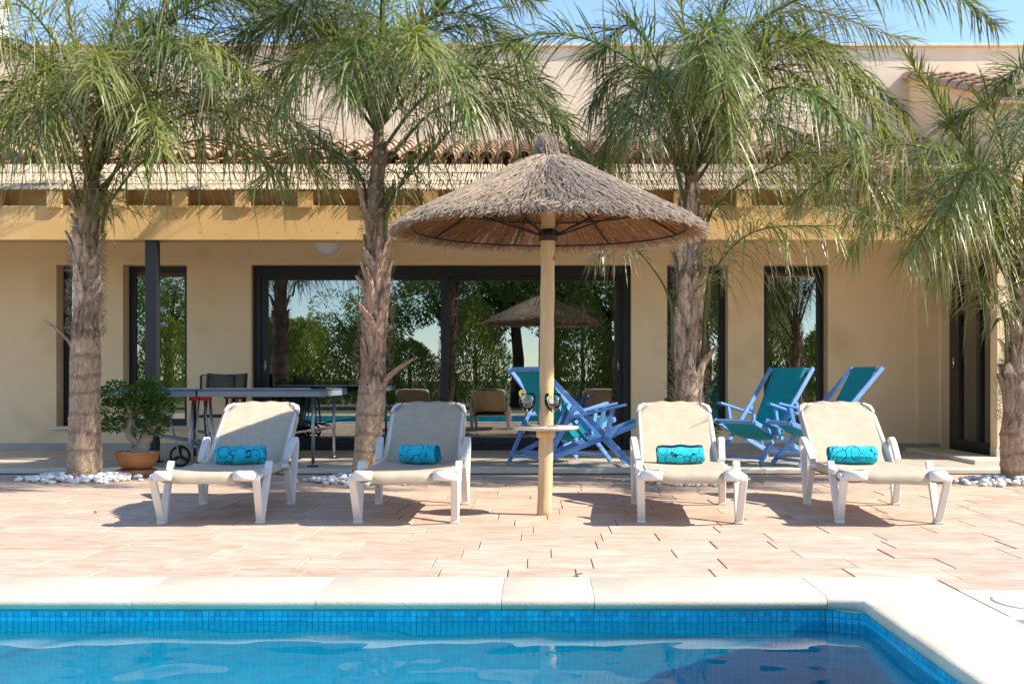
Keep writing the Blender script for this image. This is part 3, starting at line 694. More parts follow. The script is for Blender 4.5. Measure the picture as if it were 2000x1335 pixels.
for i in range(8600):
    r0 = math.sqrt(tr_.uniform(0.0, 0.93)) * 0.97 + .03; az = tr_.uniform(0, 2 * math.pi); L_ = tr_.uniform(.16, .42)
    a2 = az + tr_.gauss(0, .075) * min(1, .25 / (r0 + .1) + .4); r1 = r0 + L_
    if r1 > 1.03: r1 = 1.03 - tr_.random() * .06; 
    lift = tr_.uniform(.0, .028)
    p = ap + Vector((math.cos(az) * r0, math.sin(az) * r0, thz(r0) - .006))
    q = ap + Vector((math.cos(a2) * r1, math.sin(a2) * r1, thz(r1) + lift - (.03 * tr_.random() if r1 > .95 else 0)))
    stalk(th, p, q, tr_.uniform(.0024, .0046), tr_.uniform(0, .014))
for i in range(1500):   # frayed rim
    az = tr_.uniform(0, 2 * math.pi); r0 = .93 + tr_.uniform(0, .05); z0 = tr_.uniform(1.825, 1.87)
    p = ap + Vector((math.cos(az) * r0, math.sin(az) * r0, z0)); a2 = az + tr_.gauss(0, .03)
    q = ap + Vector((math.cos(a2) * (r0 + .06), math.sin(a2) * (r0 + .06), z0 - tr_.uniform(.015, .05)))
    stalk(th, p, q, tr_.uniform(.002, .0035))
th.build('thatch', M['thatch'], par, kind='stuff', label='grey weathered heather thatch, frayed at the rim')
un = MB()
for i in range(3600):
    az = tr_.uniform(0, 2 * math.pi); r0 = tr_.uniform(.06, .8); r1 = min(1.015, r0 + tr_.uniform(.2, .4)); a2 = az + tr_.gauss(0, .05)
    zz = tr_.uniform(.0, .03)
    def uz(r): return (thz(r) - .036 - zz * .6) if r < .93 else thz(.93) - .036 - zz * .6 - (r - .93) * .45
    p = ap + Vector((math.cos(az) * r0, math.sin(az) * r0, uz(r0))); q = ap + Vector((math.cos(a2) * r1, math.sin(a2) * r1, uz(r1)))
    stalk(un, p, q, tr_.uniform(.0022, .004))
un.build('thatch_lining', M['thatch_in'], par, kind='stuff', label='brown heather underside of the parasol')
tf = MB()
for i in range(620):
    az = tr_.uniform(0, 2 * math.pi); r0 = .03 + tr_.random() * .05; r1 = .005 + tr_.random() * .085
    p = ap + Vector((math.cos(az) * r0, math.sin(az) * r0, 2.30 + tr_.uniform(-.05, .02))); a2 = az + tr_.gauss(0, .5)
    q = ap + Vector((math.cos(a2) * r1 - .022, math.sin(a2) * r1, 2.37 + tr_.uniform(0, .115) - r1 * .5))
    stalk(tf, p, q, tr_.uniform(.002, .004))
tf.build('tuft', M['thatch'], par, kind='stuff')
def circle(r, z, n=64): return [ap + Vector((math.cos(2 * math.pi * i / n) * r, math.sin(2 * math.pi * i / n) * r, z)) for i in range(n + 1)]
for r_ in (0.34, 0.62, 0.88):
    m = MB(); m.tube(circle(r_, thz(r_) - .072), .0065, 6); m.build('ring', M['wire'], par)
for i in range(8):
    a = 2 * math.pi * (i + .35) / 8; d = Vector((math.cos(a), math.sin(a), 0))
    m = MB(); m.tube([ap + d * .05 + Vector((0, 0, 2.11)), ap + d * .34 + Vector((0, 0, thz(.34) - .066)), ap + d * .88 + Vector((0, 0, thz(.88) - .066))], .007, 5); m.build('rib', M['wire'], par)
    m = MB(); m.tube([ap + d * .05 + Vector((0, 0, 1.80)), ap + d * .58 + Vector((0, 0, thz(.58) - .07))], .006, 5); m.build('strut', M['wire'], par)
m = MB(); m.lathe([(.046, 1.765), (.06, 1.77), (.062, 1.83), (.046, 1.84)], 16, (.026, 0, 0)); m.build('collar', M['wire'], par)
TZt = PZ(832)
m = MB(); m.lathe([(.05, TZt - .022), (.19, TZt - .022), (.208, TZt - .017), (.212, TZt - .006), (.208, TZt), (.05, TZt)], 40, (.012, 0, 0)); m.build('tray_table', M['tray'], par, label='round pale tray table fixed round the pole')
m = MB(); m.lathe([(.049, TZt - .075), (.062, TZt - .07), (.062, TZt - .023), (.049, TZt - .0225)], 18, (.010, 0, 0)); m.build('tray_bracket', M['wood'], par)

# wine glasses
def wine_glass(px, side_label, dy, lx):
    base = Vector((wx(px, PD + dy), PD + dy, TZt + .001))
    t = thing('wine_glass', 'balloon wine glass of red wine and lemon slice, ' + side_label, 'glass', base, lx, 'two drinks on the parasol tray')
    g_ = MB(); out = [(.034, 0), (.034, .003), (.012, .008), (.005, .014), (.0045, .085), (.012, .094), (.034, .112), (.050, .138), (.0555, .165), (.053, .19), (.0495, .212)]
    inn = [(.048, .212), (.0515, .19), (.054, .165), (.0485, .139), (.033, .1145), (.012, .098), (.001, .096)]
    g_.lathe(out + inn, 28, (0, 0, 0), True, False); g_.build('bowl', M['wineglass'], t)
    w_ = MB(); w_.lathe([(.001, .0985), (.0115, .1), (.0325, .1165), (.0475, .1405), (.0505, .148), (.001, .148)], 28); w_.build('wine', M['wine'], t)
    l_ = MB()
    c = Vector((-.036, -.018, .212)); n_ = 18
    rot = Euler((R(80), 0, R(20))).to_matrix()
    for yy in (-.0035, .0035): pass
    ring_ = [[c + rot @ Vector((math.cos(2 * math.pi * i / n_) * .025, math.sin(2 * math.pi * i / n_) * .025, h_)) for i in range(n_)] for h_ in (-.004, .004)]
    l_.loft(ring_, True, True); l_.add(ring_[0], [tuple(range(n_ - 1, -1, -1))]); l_.add(ring_[1], [tuple(range(n_))])
    l_.build('lemon_slice', M['lemon'], t)
    return t
wine_glass(1030, 'clear of the pole', -.03, 0.2)
wine_glass(1080, 'half before the pole', -.10, 0.75)

# ---------------------------------------------------------------- loungers
def arc_path(pts, rad, seg=5):
    """rounds the inner corners of a polyline"""
    pts = [Vector(p) for p in pts]; out = [pts[0]]
    for i in range(1, len(pts) - 1):
        a, b, c = pts[i - 1], pts[i], pts[i + 1]; d1_, d2_ = (a - b).normalized(), (c - b).normalized()
        r = min(rad, (a - b).length * .45, (c - b).length * .45); p, q = b + d1_ * r, b + d2_ * r
        for k in range(seg + 1):
            t = k / seg; out.append(p * (1 - t) ** 2 + b * 2 * t * (1 - t) + q * t * t)
    out.append(pts[-1]); return out
HINGE = Vector((1.17, 0, .285)); BT = Vector((1.80, 0, .672)); BD = (BT - HINGE).normalized()
def make_lounger():
    t = thing('sun_lounger', '', 'sun lounger')
    W = 0.284
    s = MB(); s.tube(arc_path([(1.30, -W, .285), (0.02, -W, .30), (-.01, 0, .30), (0.02, W, .30), (1.30, W, .285)], .05), .018, 8); s.build('seat_frame', M['white_resin'], t)
    s = MB(); a = HINGE + Vector((-.02, 0, 0)); pts_ = arc_path([a + Vector((0, -W, 0)), BT + Vector((0, -W, 0)), BT + Vector((0, W, 0)), a + Vector((0, W, 0))], .10, 7); s.tube(pts_, .017, 8); s.build('back_frame', M['white_resin'], t)
    # white corner gussets on bed foot and back top
    for sy in (-1, 1):
        s = MB()
        s.tube([(-.028, sy * .20, .304), (-.030, sy * .27, .303), (.0, sy * .305, .301), (.05, sy * .312, .299), (.10, sy * .310, .298)], [.029, .032, .033, .031, .022], 10); s.build('corner_cap', M['white_resin'], t)
        s = MB(); bn = Vector((-BD.z, 0, BD.x)); c0 = BT + Vector((0, sy * W, 0))
        s.tube([c0 + Vector((0, -sy * .10, 0)) + BD * .004, c0 + Vector((0, -sy * .045, 0)), c0 + Vector((0, -sy * .008, 0)) - BD * .03, c0 - BD * .075 + Vector((0, sy * .004, 0)), c0 - BD * .125], [.018, .025, .028, .025, .016], 10); s.build('corner_cap', M['white_resin'], t)
    # slings
    def sling(path, hw, skirt, name, wr):
        s = MB(); top = []; n_ = 14; r_ = random.Random(wr)
        for i, (x, z, nx, nz, w, sag) in enumerate(path):
            row = []
            row.append(Vector((x, -w - .004, z)) - Vector((nx, 0, nz)) * skirt); row.append(Vector((x, -w - .006, z)) - Vector((nx, 0, nz)) * .018)
            for j in range(n_ + 1):
                u = -1 + 2 * j / n_; e = (1 - abs(u) ** 6) ; sg = sag * (1 - u * u)
                rip = .004 * math.sin(u * 9 + wr) * max(0, 1 - abs(i - len(path) + 2) * .35) if name == 'back_sling' else 0
                row.append(Vector((x, u * w, z)) + Vector((nx, 0, nz)) * (.024 * (.55 + .45 * e) - sg + rip))
            row.append(Vector((x, w + .006, z)) - Vector((nx, 0, nz)) * .018); row.append(Vector((x, w + .004, z)) - Vector((nx, 0, nz)) * skirt)
            row += [v - Vector((nx, 0, nz)) * .004 for v in reversed(row[1:-1])]
            top.append(row)
        s.loft(top, True, True); k = len(top[0]); s.add(top[0], [tuple(range(k))]); s.add(top[-1], [tuple(range(k - 1, -1, -1))])
        return s.build(name, M['sling'], t)
    seat = [(-.012, .262, -.95, -.25, .20, 0), (-.022, .285, -1, .1, .205, 0), (-.014, .303, -.6, .8, .215, 0), (.01, .303, -.1, 1, .24, .002), (.10, .300, 0, 1, .302, .006), (.25, .298, 0, 1, .306, .010), (.5, .296, 0, 1, .306, .018), (.8, .292, 0, 1, .306, .024), (1.02, .289, 0, 1, .305, .022), (1.13, .287, 0, 1, .304, .016), (1.19, .287, 0, 1, .300, .012)]
    sling(seat, W, .045, 'seat_sling', 1)
    bx, bz = -BD.z, BD.x; back = []
    for q, w, sag in ((-.005, .295, .0), (.05, .305, .006), (.2, .308, .014), (.4, .308, .016), (.58, .307, .010), (.615, .303, .006), (.67, .262, .003), (.725, .220, 0)):
        p = HINGE + BD * q; back.append((p.x, p.z, bx, bz, w, sag))
    p = BT + BD * .018; back.append((p.x, p.z, BD.x * .8 + bx * .6, BD.z * .8 + bz * .6, .216, 0)); back.append((p.x + .008, p.z - .012, BD.x, BD.z, .212, 0))
    sling(back, W, .03, 'back_sling', 4)
    # stitched hems where the sling is cut round the corner caps
    for sy in (-1, 1):
        s = MB(); s.tube([(-.046, sy * .205, .305), (-.012, sy * .222, .334), (.02, sy * .25, .330), (.06, sy * .282, .324), (.105, sy * .304, .316)], .0045, 5); s.build('hem', M['hem'], t)
        s = MB(); nb_ = Vector((-BD.z, 0, BD.x)); s.tube([HINGE + BD * .745 + nb_ * .022 + Vector((0, sy * .216, 0)), HINGE + BD * .70 + nb_ * .026 + Vector((0, sy * .238, 0)), HINGE + BD * .655 + nb_ * .022 + Vector((0, sy * .272, 0)), HINGE + BD * .61 + nb_ * .014 + Vector((0, sy * .304, 0))], .004, 5); s.build('hem', M['hem'], t)
    # legs: front V and rear V with raised arm
    def leg(sy, kind):
        s = MB(); Y = sy * .338; wd = .05
        def strap(pts_, th0=.030):
            pts_ = arc_path(pts_, .035, 4); rows3 = []
            for i, p in enumerate(pts_):
                tn = (pts_[min(i + 1, len(pts_) - 1)] - pts_[max(i - 1, 0)]).normalized(); nn = Vector((-tn.z, 0, tn.x))
                h_ = th0 / 2; a_ = wd / 2; b_ = .006
                rows3.append([p + Vector((0, y_, 0)) + nn * z_ for y_, z_ in ((-a_ + b_, -h_), (a_ - b_, -h_), (a_, -h_ + b_), (a_, h_ - b_), (a_ - b_, h_), (-a_ + b_, h_), (-a_, h_ - b_), (-a_, -h_ + b_))])
            s.loft(rows3, False, True); s.add(rows3[0], [tuple(range(7, -1, -1))]); s.add(rows3[-1], [tuple(range(8))])
        if kind == 'f':
            strap([(.10, Y, .293), (.005, Y, .293), (.175, Y * .97, .012)], .029)
            strap([(.20, Y * .97, .012), (.40, Y, .335), (.42, Y, .35)], .029)
            s.box((.188, Y * .97, .008), (.075, wd + .006, .016), None, .004); s.bar((.395, Y, .305), (.30, Y * .93, .292), .05, .03)
        else:
            strap([(1.0, Y * .97, .285), (1.09, Y * .97, .277), (1.215, Y, .012)], .029)
            strap([(1.24, Y, .012), (1.385, Y * 1.02, .41), (1.36, Y * 1.02, .455), (1.27, Y, .42), (1.10, Y * .95, .315)], .029)
            s.box((1.228, Y, .008), (.075, wd + .006, .016), None, .004)
        return s.build('leg', M['white_resin'], t)
    for sy in (-1, 1): leg(sy, 'f'); leg(sy, 'r')
    s = MB(); s.bar((1.05, -.29, .255), (1.05, .29, .255), .04, .03); s.bar((.45, -.29, .268), (.45, .29, .268), .03, .02); s.build('cross_bar', M['white_resin'], t)
    return t
lo = make_lounger()
def fl(X, th): return X, th
LG = 'white framed sun loungers in a row on the deck'
spec_l = [((418 - CX) / 320, -.08, 'beige sling sun lounger half shaded by the parasol, beside the potted bonsai', -.012),
          ((795 - CX) / 320, -.015, 'beige sling sun lounger in front of the palm with a green petiole, left of the parasol pole beside it', 0),
          ((1344 - CX) / 320, .10, 'beige sling sun lounger just beyond the parasol pole, before the fattest palm trunk', 0),
          ((1730 - CX) / 320, .10, 'beige sling sun lounger at the end of the row by the glazed wing door', -.01)]
spec_l[1] = (spec_l[1][0], spec_l[1][1], 'beige sling sun lounger standing before the slim reddish palm trunk', 0)
tw_meshes = []
def towel_mesh(seed):
    """rolled towel: a spiral sheet, squashed a little, ends uneven"""
    r = random.Random(seed); m = MB(); rows4 = []; n_ = 46; Lh = .165
    ys = [-1, -.97, -.8, -.4, 0, .4, .8, .97, 1]
    for yv in ys:
        row = []
        sh = 1 - .10 * abs(yv) ** 3 - (.05 if abs(yv) > .96 else 0)
        for i in range(n_ + 1):
            t = i / n_; a = t * 2 * math.pi * 2.6 + seed; rr_ = (.012 + .052 * t ** .8) * sh
            row.append(Vector((math.cos(a) * rr_ * 1.12, yv * Lh * (1 - .03 * t * r.random()) + .004 * math.sin(a * 3), math.sin(a) * rr_ * .95 + .004 * math.sin(yv * 7 + a))))
        rows4.append(row)
    m.loft(rows4, True, False)
    return m
for i, (xf, off, lab, dy) in enumerate(spec_l):
    o = lo if i == 0 else copy_tree(lo)
    th_ = math.atan(off / 1.85); o.location = (xf, 6.80 + dy, 0.002); o.rotation_euler = (0, 0, R(90) - th_)
    o.scale = (1, .9, 1); tag(o, lab, 'sun lounger', LG)
    # towel on the seat against the backrest
    tz = MB(); tm = towel_mesh(i * 1.7 + .6)
    pos = Matrix.Translation((xf, 6.80 + dy, 0)) @ Matrix.Rotation(R(90) - th_, 4, 'Z')
    lx, ly, yaw, scl = ((1.03, -.0, .10, (1.3, 1, 1.15)), (1.04, -.0, -.28, (1.3, .8, 1.25)), (1.04, .0, .06, (1.1, .97, 1.15)), (1.02, .04, .03, (1.1, .97, 1.2)))[i]
    w_ = pos @ Vector((lx, ly, .0))
    to = tm.build('rolled_towel', M['towel'])
    lowest = min(v[2] for v in tm.v) * scl[2]
    to.location = (w_.x, w_.y, .292 - lowest); to.rotation_euler = (0, 0, R(90) - th_ + yaw); to.scale = scl
    tag(to, ('rolled turquoise towel with navy print on the lounger beside the bonsai', 'short rolled turquoise towel, skewed, on the lounger before the slim palm', 'rolled turquoise patterned towel on the lounger next to the parasol pole', 'rolled turquoise patterned towel on the lounger near the glazed wing door')[i], 'towel', 'rolled towels on the loungers')

# ---------------------------------------------------------------- blue deck chairs (local: x forward, y side, z up)
def make_deck_chair():
    t = thing('deck_chair', '', 'deck chair')
    W = .265; B_ = 'blue_paint'
    top = Vector((-.47, 0, .93)); ffoot = Vector((.40, 0, .015)); sf = Vector((.46, 0, .42)); sr = Vector((-.36, 0, .10))
    for s in (-1, 1):
        y = s * W; v = Vector((0, y, 0))
        m = MB(); m.bar(top + v + (top - ffoot).normalized() * .03, ffoot + v, .024, .046, (0.3, 0, 1)); m.build('back_rail', M[B_], t)
        v2 = Vector((0, y - s * .028, 0)); m = MB(); m.bar(sf + v2 + Vector((.03, 0, .012)), sr + v2, .024, .046); m.build('seat_rail', M[B_], t)
        v3 = Vector((0, y + s * .028, 0)); pv = top.lerp(ffoot, .36)
        m = MB(); m.bar(pv + v3, Vector((-.46, y + s * .028, .012)), .022, .044, (1, 0, 0)); m.build('rear_leg', M[B_], t)
        m = MB(); m.bar((-.22, y + s * .04, .475), (.32, y + s * .04, .60), .055, .022); m.build('armrest', M[B_], t)
        cr = Vector((.13, y + s * .028, .30)); m = MB(); m.bar(cr, (.19, y + s * .028, .56), .022, .042, (1, 0, 0)); m.build('arm_post', M[B_], t)
    for nm, p in (('top_bar', top), ('seat_bar', sf)):
        m = MB(); m.bar(p + Vector((0, -W + .0, 0)), p + Vector((0, W - .0, 0)), .026, .038, (.6, 0, 1)); m.build(nm, M[B_], t)
    for p in (ffoot + Vector((-.045, 0, .05)), sr + Vector((.02, 0, .01)), Vector((-.44, 0, .07))):
        m = MB(); m.bar(p + Vector((0, -W, 0)), p + Vector((0, W, 0)), .03, .03); m.build('cross_bar', M[B_], t)
    # canvas sling
    pts_ = catmull([top + Vector((.012, 0, .03)), top.lerp(Vector((-.02, 0, .28)), .5) + Vector((.015, 0, -.035)), Vector((-.03, 0, .265)), Vector((.2, 0, .285)), sf + Vector((0, 0, .024))], 22)
    m = MB(); rows5 = []; w5 = .205
    for i, p in enumerate(pts_):
        sg = .022 * math.sin(math.pi * i / 22)
        up_ = [p + Vector((0, -w5 + 2 * w5 * j / 8, -sg * (1 - abs(j - 4) / 4))) for j in range(9)]
        rows5.append(up_ + [q + Vector((-.002, 0, -.005)) for q in reversed(up_)])
    m.loft(rows5, True, True); k = 18; m.add(rows5[0], [tuple(range(k))]); m.add(rows5[-1], [tuple(range(k - 1, -1, -1))]); m.build('canvas', M['teal'], t)
    return t
dc = make_deck_chair()
DG = 'blue deck chairs with teal canvas on the porch'
for i, (px, D, yaw, lab) in enumerate(((1100, 11.6, R(38), 'blue deck chair with teal canvas behind the parasol pole, turned towards the sliding door'),
                                     (1150, 11.05, R(4), 'blue deck chair with teal canvas seen side-on beside the sliding door'),
                                     (1490, 11.65, R(222), 'blue deck chair with teal canvas under the tall window, facing the pool'),
                                     (1607, 11.15, R(196), 'blue deck chair with teal canvas half hidden behind the end lounger'))):
    o = dc if i == 0 else copy_tree(dc)
    o.location = (wx(px, D), D, PORCH_Z + .001); o.rotation_euler = (0, 0, yaw); tag(o, lab, 'deck chair', DG)

# ---------------------------------------------------------------- table tennis table
TX, TYc = wx(424, 11.5), 11.55
tt = thing('table_tennis_table', 'slate blue folding table tennis table with steel legs on the porch', 'table', (TX, TYc, PORCH_Z))
ht = .745
for s in (-1, 1):
    m = MB(); m.box((s * .59, 0, ht - .009), (1.165, 1.50, .018), None, .003); top_ = m.build('tabletop', M['table_top'], tt)
    m = MB()
    m.box((s * .59, -.735, ht - .045), (1.16, .025, .05)); m.box((s * .59, .735, ht - .045), (1.16, .025, .05)); m.box((s * 1.16, 0, ht - .045), (.025, 1.44, .05)); m.build('apron', M['edge'], tt)
    for sy in (-.55, .58):
        m = MB(); m.tube([(s * 1.06, sy, ht - .06), (s * 1.06, sy, .03)], .016, 8); m.tube([(s * 1.06, sy, .03), (s * 1.06, sy, .012)], [.016, .02], 8); lg = m.build('leg', M['steel'], tt)
        m = MB(); m.box((s * 1.06, sy, .006), (.1, .05, .012)); m.build('foot', M['rubber'], lg)
    m = MB(); m.bar((s * 1.06, -.5, .34), (s * 1.06, .55, .34), .022, .03); m.build('leg_brace', M['steel'], tt)
    m = MB(); m.bar((s * 1.06, .02, .34), (s * .18, .02, .22), .03, .02); m.build('tie_bar', M['edge'], tt)
for sy in (-.60, .60):
    m = MB(); m.tube(arc_path([(-.075, sy, ht - .1), (-.11, sy, .20), (.12, sy, .20), (.085, sy, ht - .1)], .05), .014, 8); m.tube(arc_path([(-.02, sy, ht - .1), (-.06, sy + .03, .22), (.07, sy + .03, .22), (.03, sy, ht - .1)], .05), .010, 8); m.build('folding_frame', M['steel'], tt)
    for s in (-1, 1):
        m = MB(); m.box((s * .055, sy - .02, ht - .085), (.095, .05, .05), None, .012); m.build('lock_lever', M['red'], tt)
    m = MB(); m.box((0, sy - .02, ht - .04), (.15, .045, .04)); m.tube([(0, sy, ht - .06), (0, sy, ht + .13)], .011, 6); m.build('net_post', M['rubber'], tt)
# wheeled chassis
m = MB(); m.bar((-.42, -.55, .30), (.28, -.55, .17), .04, .025); m.bar((-.42, .55, .30), (.28, .55, .17), .04, .025); m.bar((-.05, -.62, .20), (-.05, .62, .20), .03, .03); m.tube([(-.40, -.52, .74), (-.26, -.55, .28)], .008, 6); m.build('chassis', M['edge'], tt)
for (wx_, wy_) in ((-.20, -.60), (.10, -.20), (-.20, .52), (.10, .60)):
    m = MB(); r_ = .105; yl = wy_
    ringp = [Vector((wx_ + math.cos(2 * math.pi * i / 28) * (r_ - .014), yl, .107 + math.sin(2 * math.pi * i / 28) * (r_ - .014))) for i in range(29)]
    m.tube(ringp, .0135, 8); whl = m.build('wheel', M['rubber'], tt)
    m = MB()
    for kk in range(3):
        a = R(90 + kk * 120); m.bar((wx_, yl, .107), (wx_ + math.cos(a) * .09, yl, .107 + math.sin(a) * .09), .03, .03, (0, 1, 0))
    m.tube([(wx_, yl - .02, .107), (wx_, yl + .02, .107)], .022, 10); m.build('spokes', M['rubber'], whl)
    m = MB(); m.bar((wx_, yl - .03, .107), (wx_ - .03, yl - .03, .25), .012, .02, (0, 1, 0)); m.build('fork', M['steel'], whl)
m = MB(); zn = ht + .075
for i in range(60): m.tube([(0, -.6 + i * .0203, ht + .01), (0, -.6 + i * .0203, ht + .14)], .0012, 3, smooth=False)
for i in range(7): m.tube([(0, -.6, ht + .012 + i * .02), (0, .6, ht + .012 + i * .02)], .0012 if i < 6 else .005, 3, smooth=False)
m.build('net', M['rubber'], tt)
# bats on the table
bt = thing('table_tennis_bat', 'dark table tennis bat lying on the slate blue table', 'bat', (wx(622, 11.0), 11.0, PORCH_Z + ht + .001), .2)
m = MB(); m.lathe([(.001, 0), (.072, 0), (.075, .006), (.072, .012), (.001, .012)], 20); m.build('blade', M['rubber'], bt)
m = MB(); m.bar((.07, 0, .007), (.17, 0, .007), .028, .014); m.build('handle', M['wood'], bt)

# two scraps of leaf on the paving
for (px, py, rz2, lab) in ((1130, 1124, .6, 'small curled leaf on the paving against the pool coping'), (187, 1001, 2.1, 'small dry leaf on the paving beside the bonsai lounger')):
    D2 = H * F / (py - CY); m = MB(); m.loft([[(-.022, -.004, .002), (-.022, .004, .002)], [(-.008, -.011, .006), (-.008, .011, .004)], [(.008, -.009, .004), (.008, .009, .008)], [(.024, -.001, .010), (.024, .001, .010)]])
    o = m.build('dry_leaf', M['petiole']); o.location = (wx(px, D2), D2, .003); o.rotation_euler = (0, 0, rz2); tag(o, lab, 'leaf')
# folding chair behind the table
ch = thing('garden_chair', 'black framed chair with taupe mesh back behind the table tennis table', 'chair', (wx(430, 12.75), 12.75, PORCH_Z), R(-90))
CW = .215
for s in (-1, 1):
    y = s * CW
    m = MB(); m.bar((-.30, y, .90), (-.16, y, .42), .03, .03); m.bar((-.16, y, .42), (-.28, y, 0), .03, .03); m.build('rear_leg', M['rubber'], ch)
    m = MB(); m.bar((.22, y, .62), (.22, y, 0), .03, .03); m.build('front_leg', M['rubber'], ch)
    m = MB(); m.bar((-.22, y, .63), (.25, y, .63), .045, .022); m.build('armrest', M['rubber'], ch)
m = MB(); m.loft([[(lerp(-.305, -.24, t) - .012 * math.sin(math.pi * j / 8), -CW + 2 * CW * j / 8, lerp(.905, .70, t) - (.012 * math.sin(math.pi * j / 8) if t < .5 else 0)) for j in range(9)] for t in (0, .33, .66, 1)]); m.build('backrest', M['mesh_grey'], ch)
m = MB(); m.box((.02, 0, .43), (.42, .42, .025), None, .005); m.build('seat', M['mesh_grey'], ch)

# ---------------------------------------------------------------- leaf clouds
def leaf(mb, p, d, up, L_, w, col, fold=.2):
    d = d.normalized(); s = d.cross(up)
    if s.length < 1e-3: s = d.cross(Vector((1, 0, 0)))
    s.normalize(); nrm = s.cross(d)
    q = [p, p + d * L_ * .45 + s * w / 2 + nrm * w * fold, p + d * L_, p + d * L_ * .45 - s * w / 2 + nrm * w * fold]
    mb.add(q, [(0, 1, 2), (0, 2, 3)]); mb.col.extend([col] * 4)
def rvec(r):
    while True:
        v = Vector((r.uniform(-1, 1), r.uniform(-1, 1), r.uniform(-1, 1)))
        if .05 < v.length < 1: return v

# bonsai in a bowl
BDp = 10.28; bb = thing('potted_bonsai', 'ficus bonsai with twisted trunk in a terracotta bowl beside the palm', 'potted plant', (wx(268, BDp), BDp, 0))
m = MB(); m.lathe([(.10, .0), (.165, .0), (.168, .065), (.155, .068), (.15, .03), (.10, .03)], 32); m.build('saucer', M['saucer'], bb)
m = MB(); m.lathe([(.09, .069), (.115, .069), (.155, .11), (.183, .16), (.191, .205), (.197, .21), (.197, .222), (.185, .222), (.178, .19), (.05, .188)], 36); m.build('bowl', M['pot'], bb)
br = random.Random(3); m = MB()
for i in range(120):
    a = br.uniform(0, 6.28); r_ = math.sqrt(br.random()) * .165; c = Vector((math.cos(a) * r_, math.sin(a) * r_, .195 + br.random() * .015)); s = br.uniform(.010, .018)
    m.lathe([(s * .15, -s * .6), (s * .9, -s * .3), (s, 0.05 * s), (s * .8, s * .4), (s * .15, s * .62)], 6, c)
m.build('gravel_top', M['pebble'], bb, kind='stuff')
limbs = [([(.02, 0, .19), (.06, 0, .30), (.11, -.02, .40), (.08, -.03, .47)], [.075, .06, .05, .035]), ([(.05, 0, .27), (-.03, -.03, .33), (-.075, -.02, .42), (-.05, 0, .53), (-.08, 0, .62), (-.15, .02, .70)], [.035, .033, .03, .026, .022, .014]),
         ([(-.05, 0, .53), (.03, .03, .62), (.07, 0, .72)], [.02, .017, .01]), ([(.08, -.03, .47), (.13, 0, .57), (.16, .02, .68)], [.03, .022, .012]), ([(-.08, -.02, .40), (-.16, -.03, .44), (-.22, -.03, .45)], [.02, .014, .008]), ([(.1, -.02, .40), (.17, -.02, .45), (.22, 0, .48)], [.025, .018, .01])]
m = MB()
for pts_, rd in limbs: m.tube(catmull(pts_, 14), [lerp(rd[min(int(i / 14 * (len(rd) - 1)), len(rd) - 2)], rd[min(int(i / 14 * (len(rd) - 1)) + 1, len(rd) - 1)], (i / 14 * (len(rd) - 1)) % 1) * (1 + .08 * math.sin(i * 2.1)) for i in range(15)], 10)
m.tube([(-.03, .05, .19), (-.03, .05, .44)], .007, 6); m.build('trunk', M['bonsai_bark'], bb)
m = MB(); m.col = []
for (c, rx, rz_, n_) in (((-.17, 0, .74), .14, .11, 420), ((.05, 0, .74), .11, .10, 300), ((.17, 0, .76), .11, .11, 330), ((-.21, -.02, .60), .10, .10, 260), ((.19, 0, .60), .12, .12, 380), ((-.19, -.02, .46), .12, .06, 240), ((.18, -.02, .47), .11, .09, 320), ((.05, -.05, .60), .09, .11, 220), ((.06, -.04, .40), .07, .05, 90), ((.0, .05, .68), .16, .10, 200)):
    for i in range(n_):
        v = rvec(br); v = v.normalized() * (v.length ** .5); p = Vector(c) + Vector((v.x * rx, v.y * rx, v.z * rz_)); g_ = br.uniform(.7, 1.25)
        leaf(m, p, Vector((v.x, v.y, v.z * .6 + .25)) + rvec(br) * .7, rvec(br) + Vector((0, 0, 1.2)), br.uniform(.032, .05), br.uniform(.02, .03), (.085 * g_, .17 * g_, .025 * g_, 1))
m.build('crown', M['bonsai_leaf'], bb)

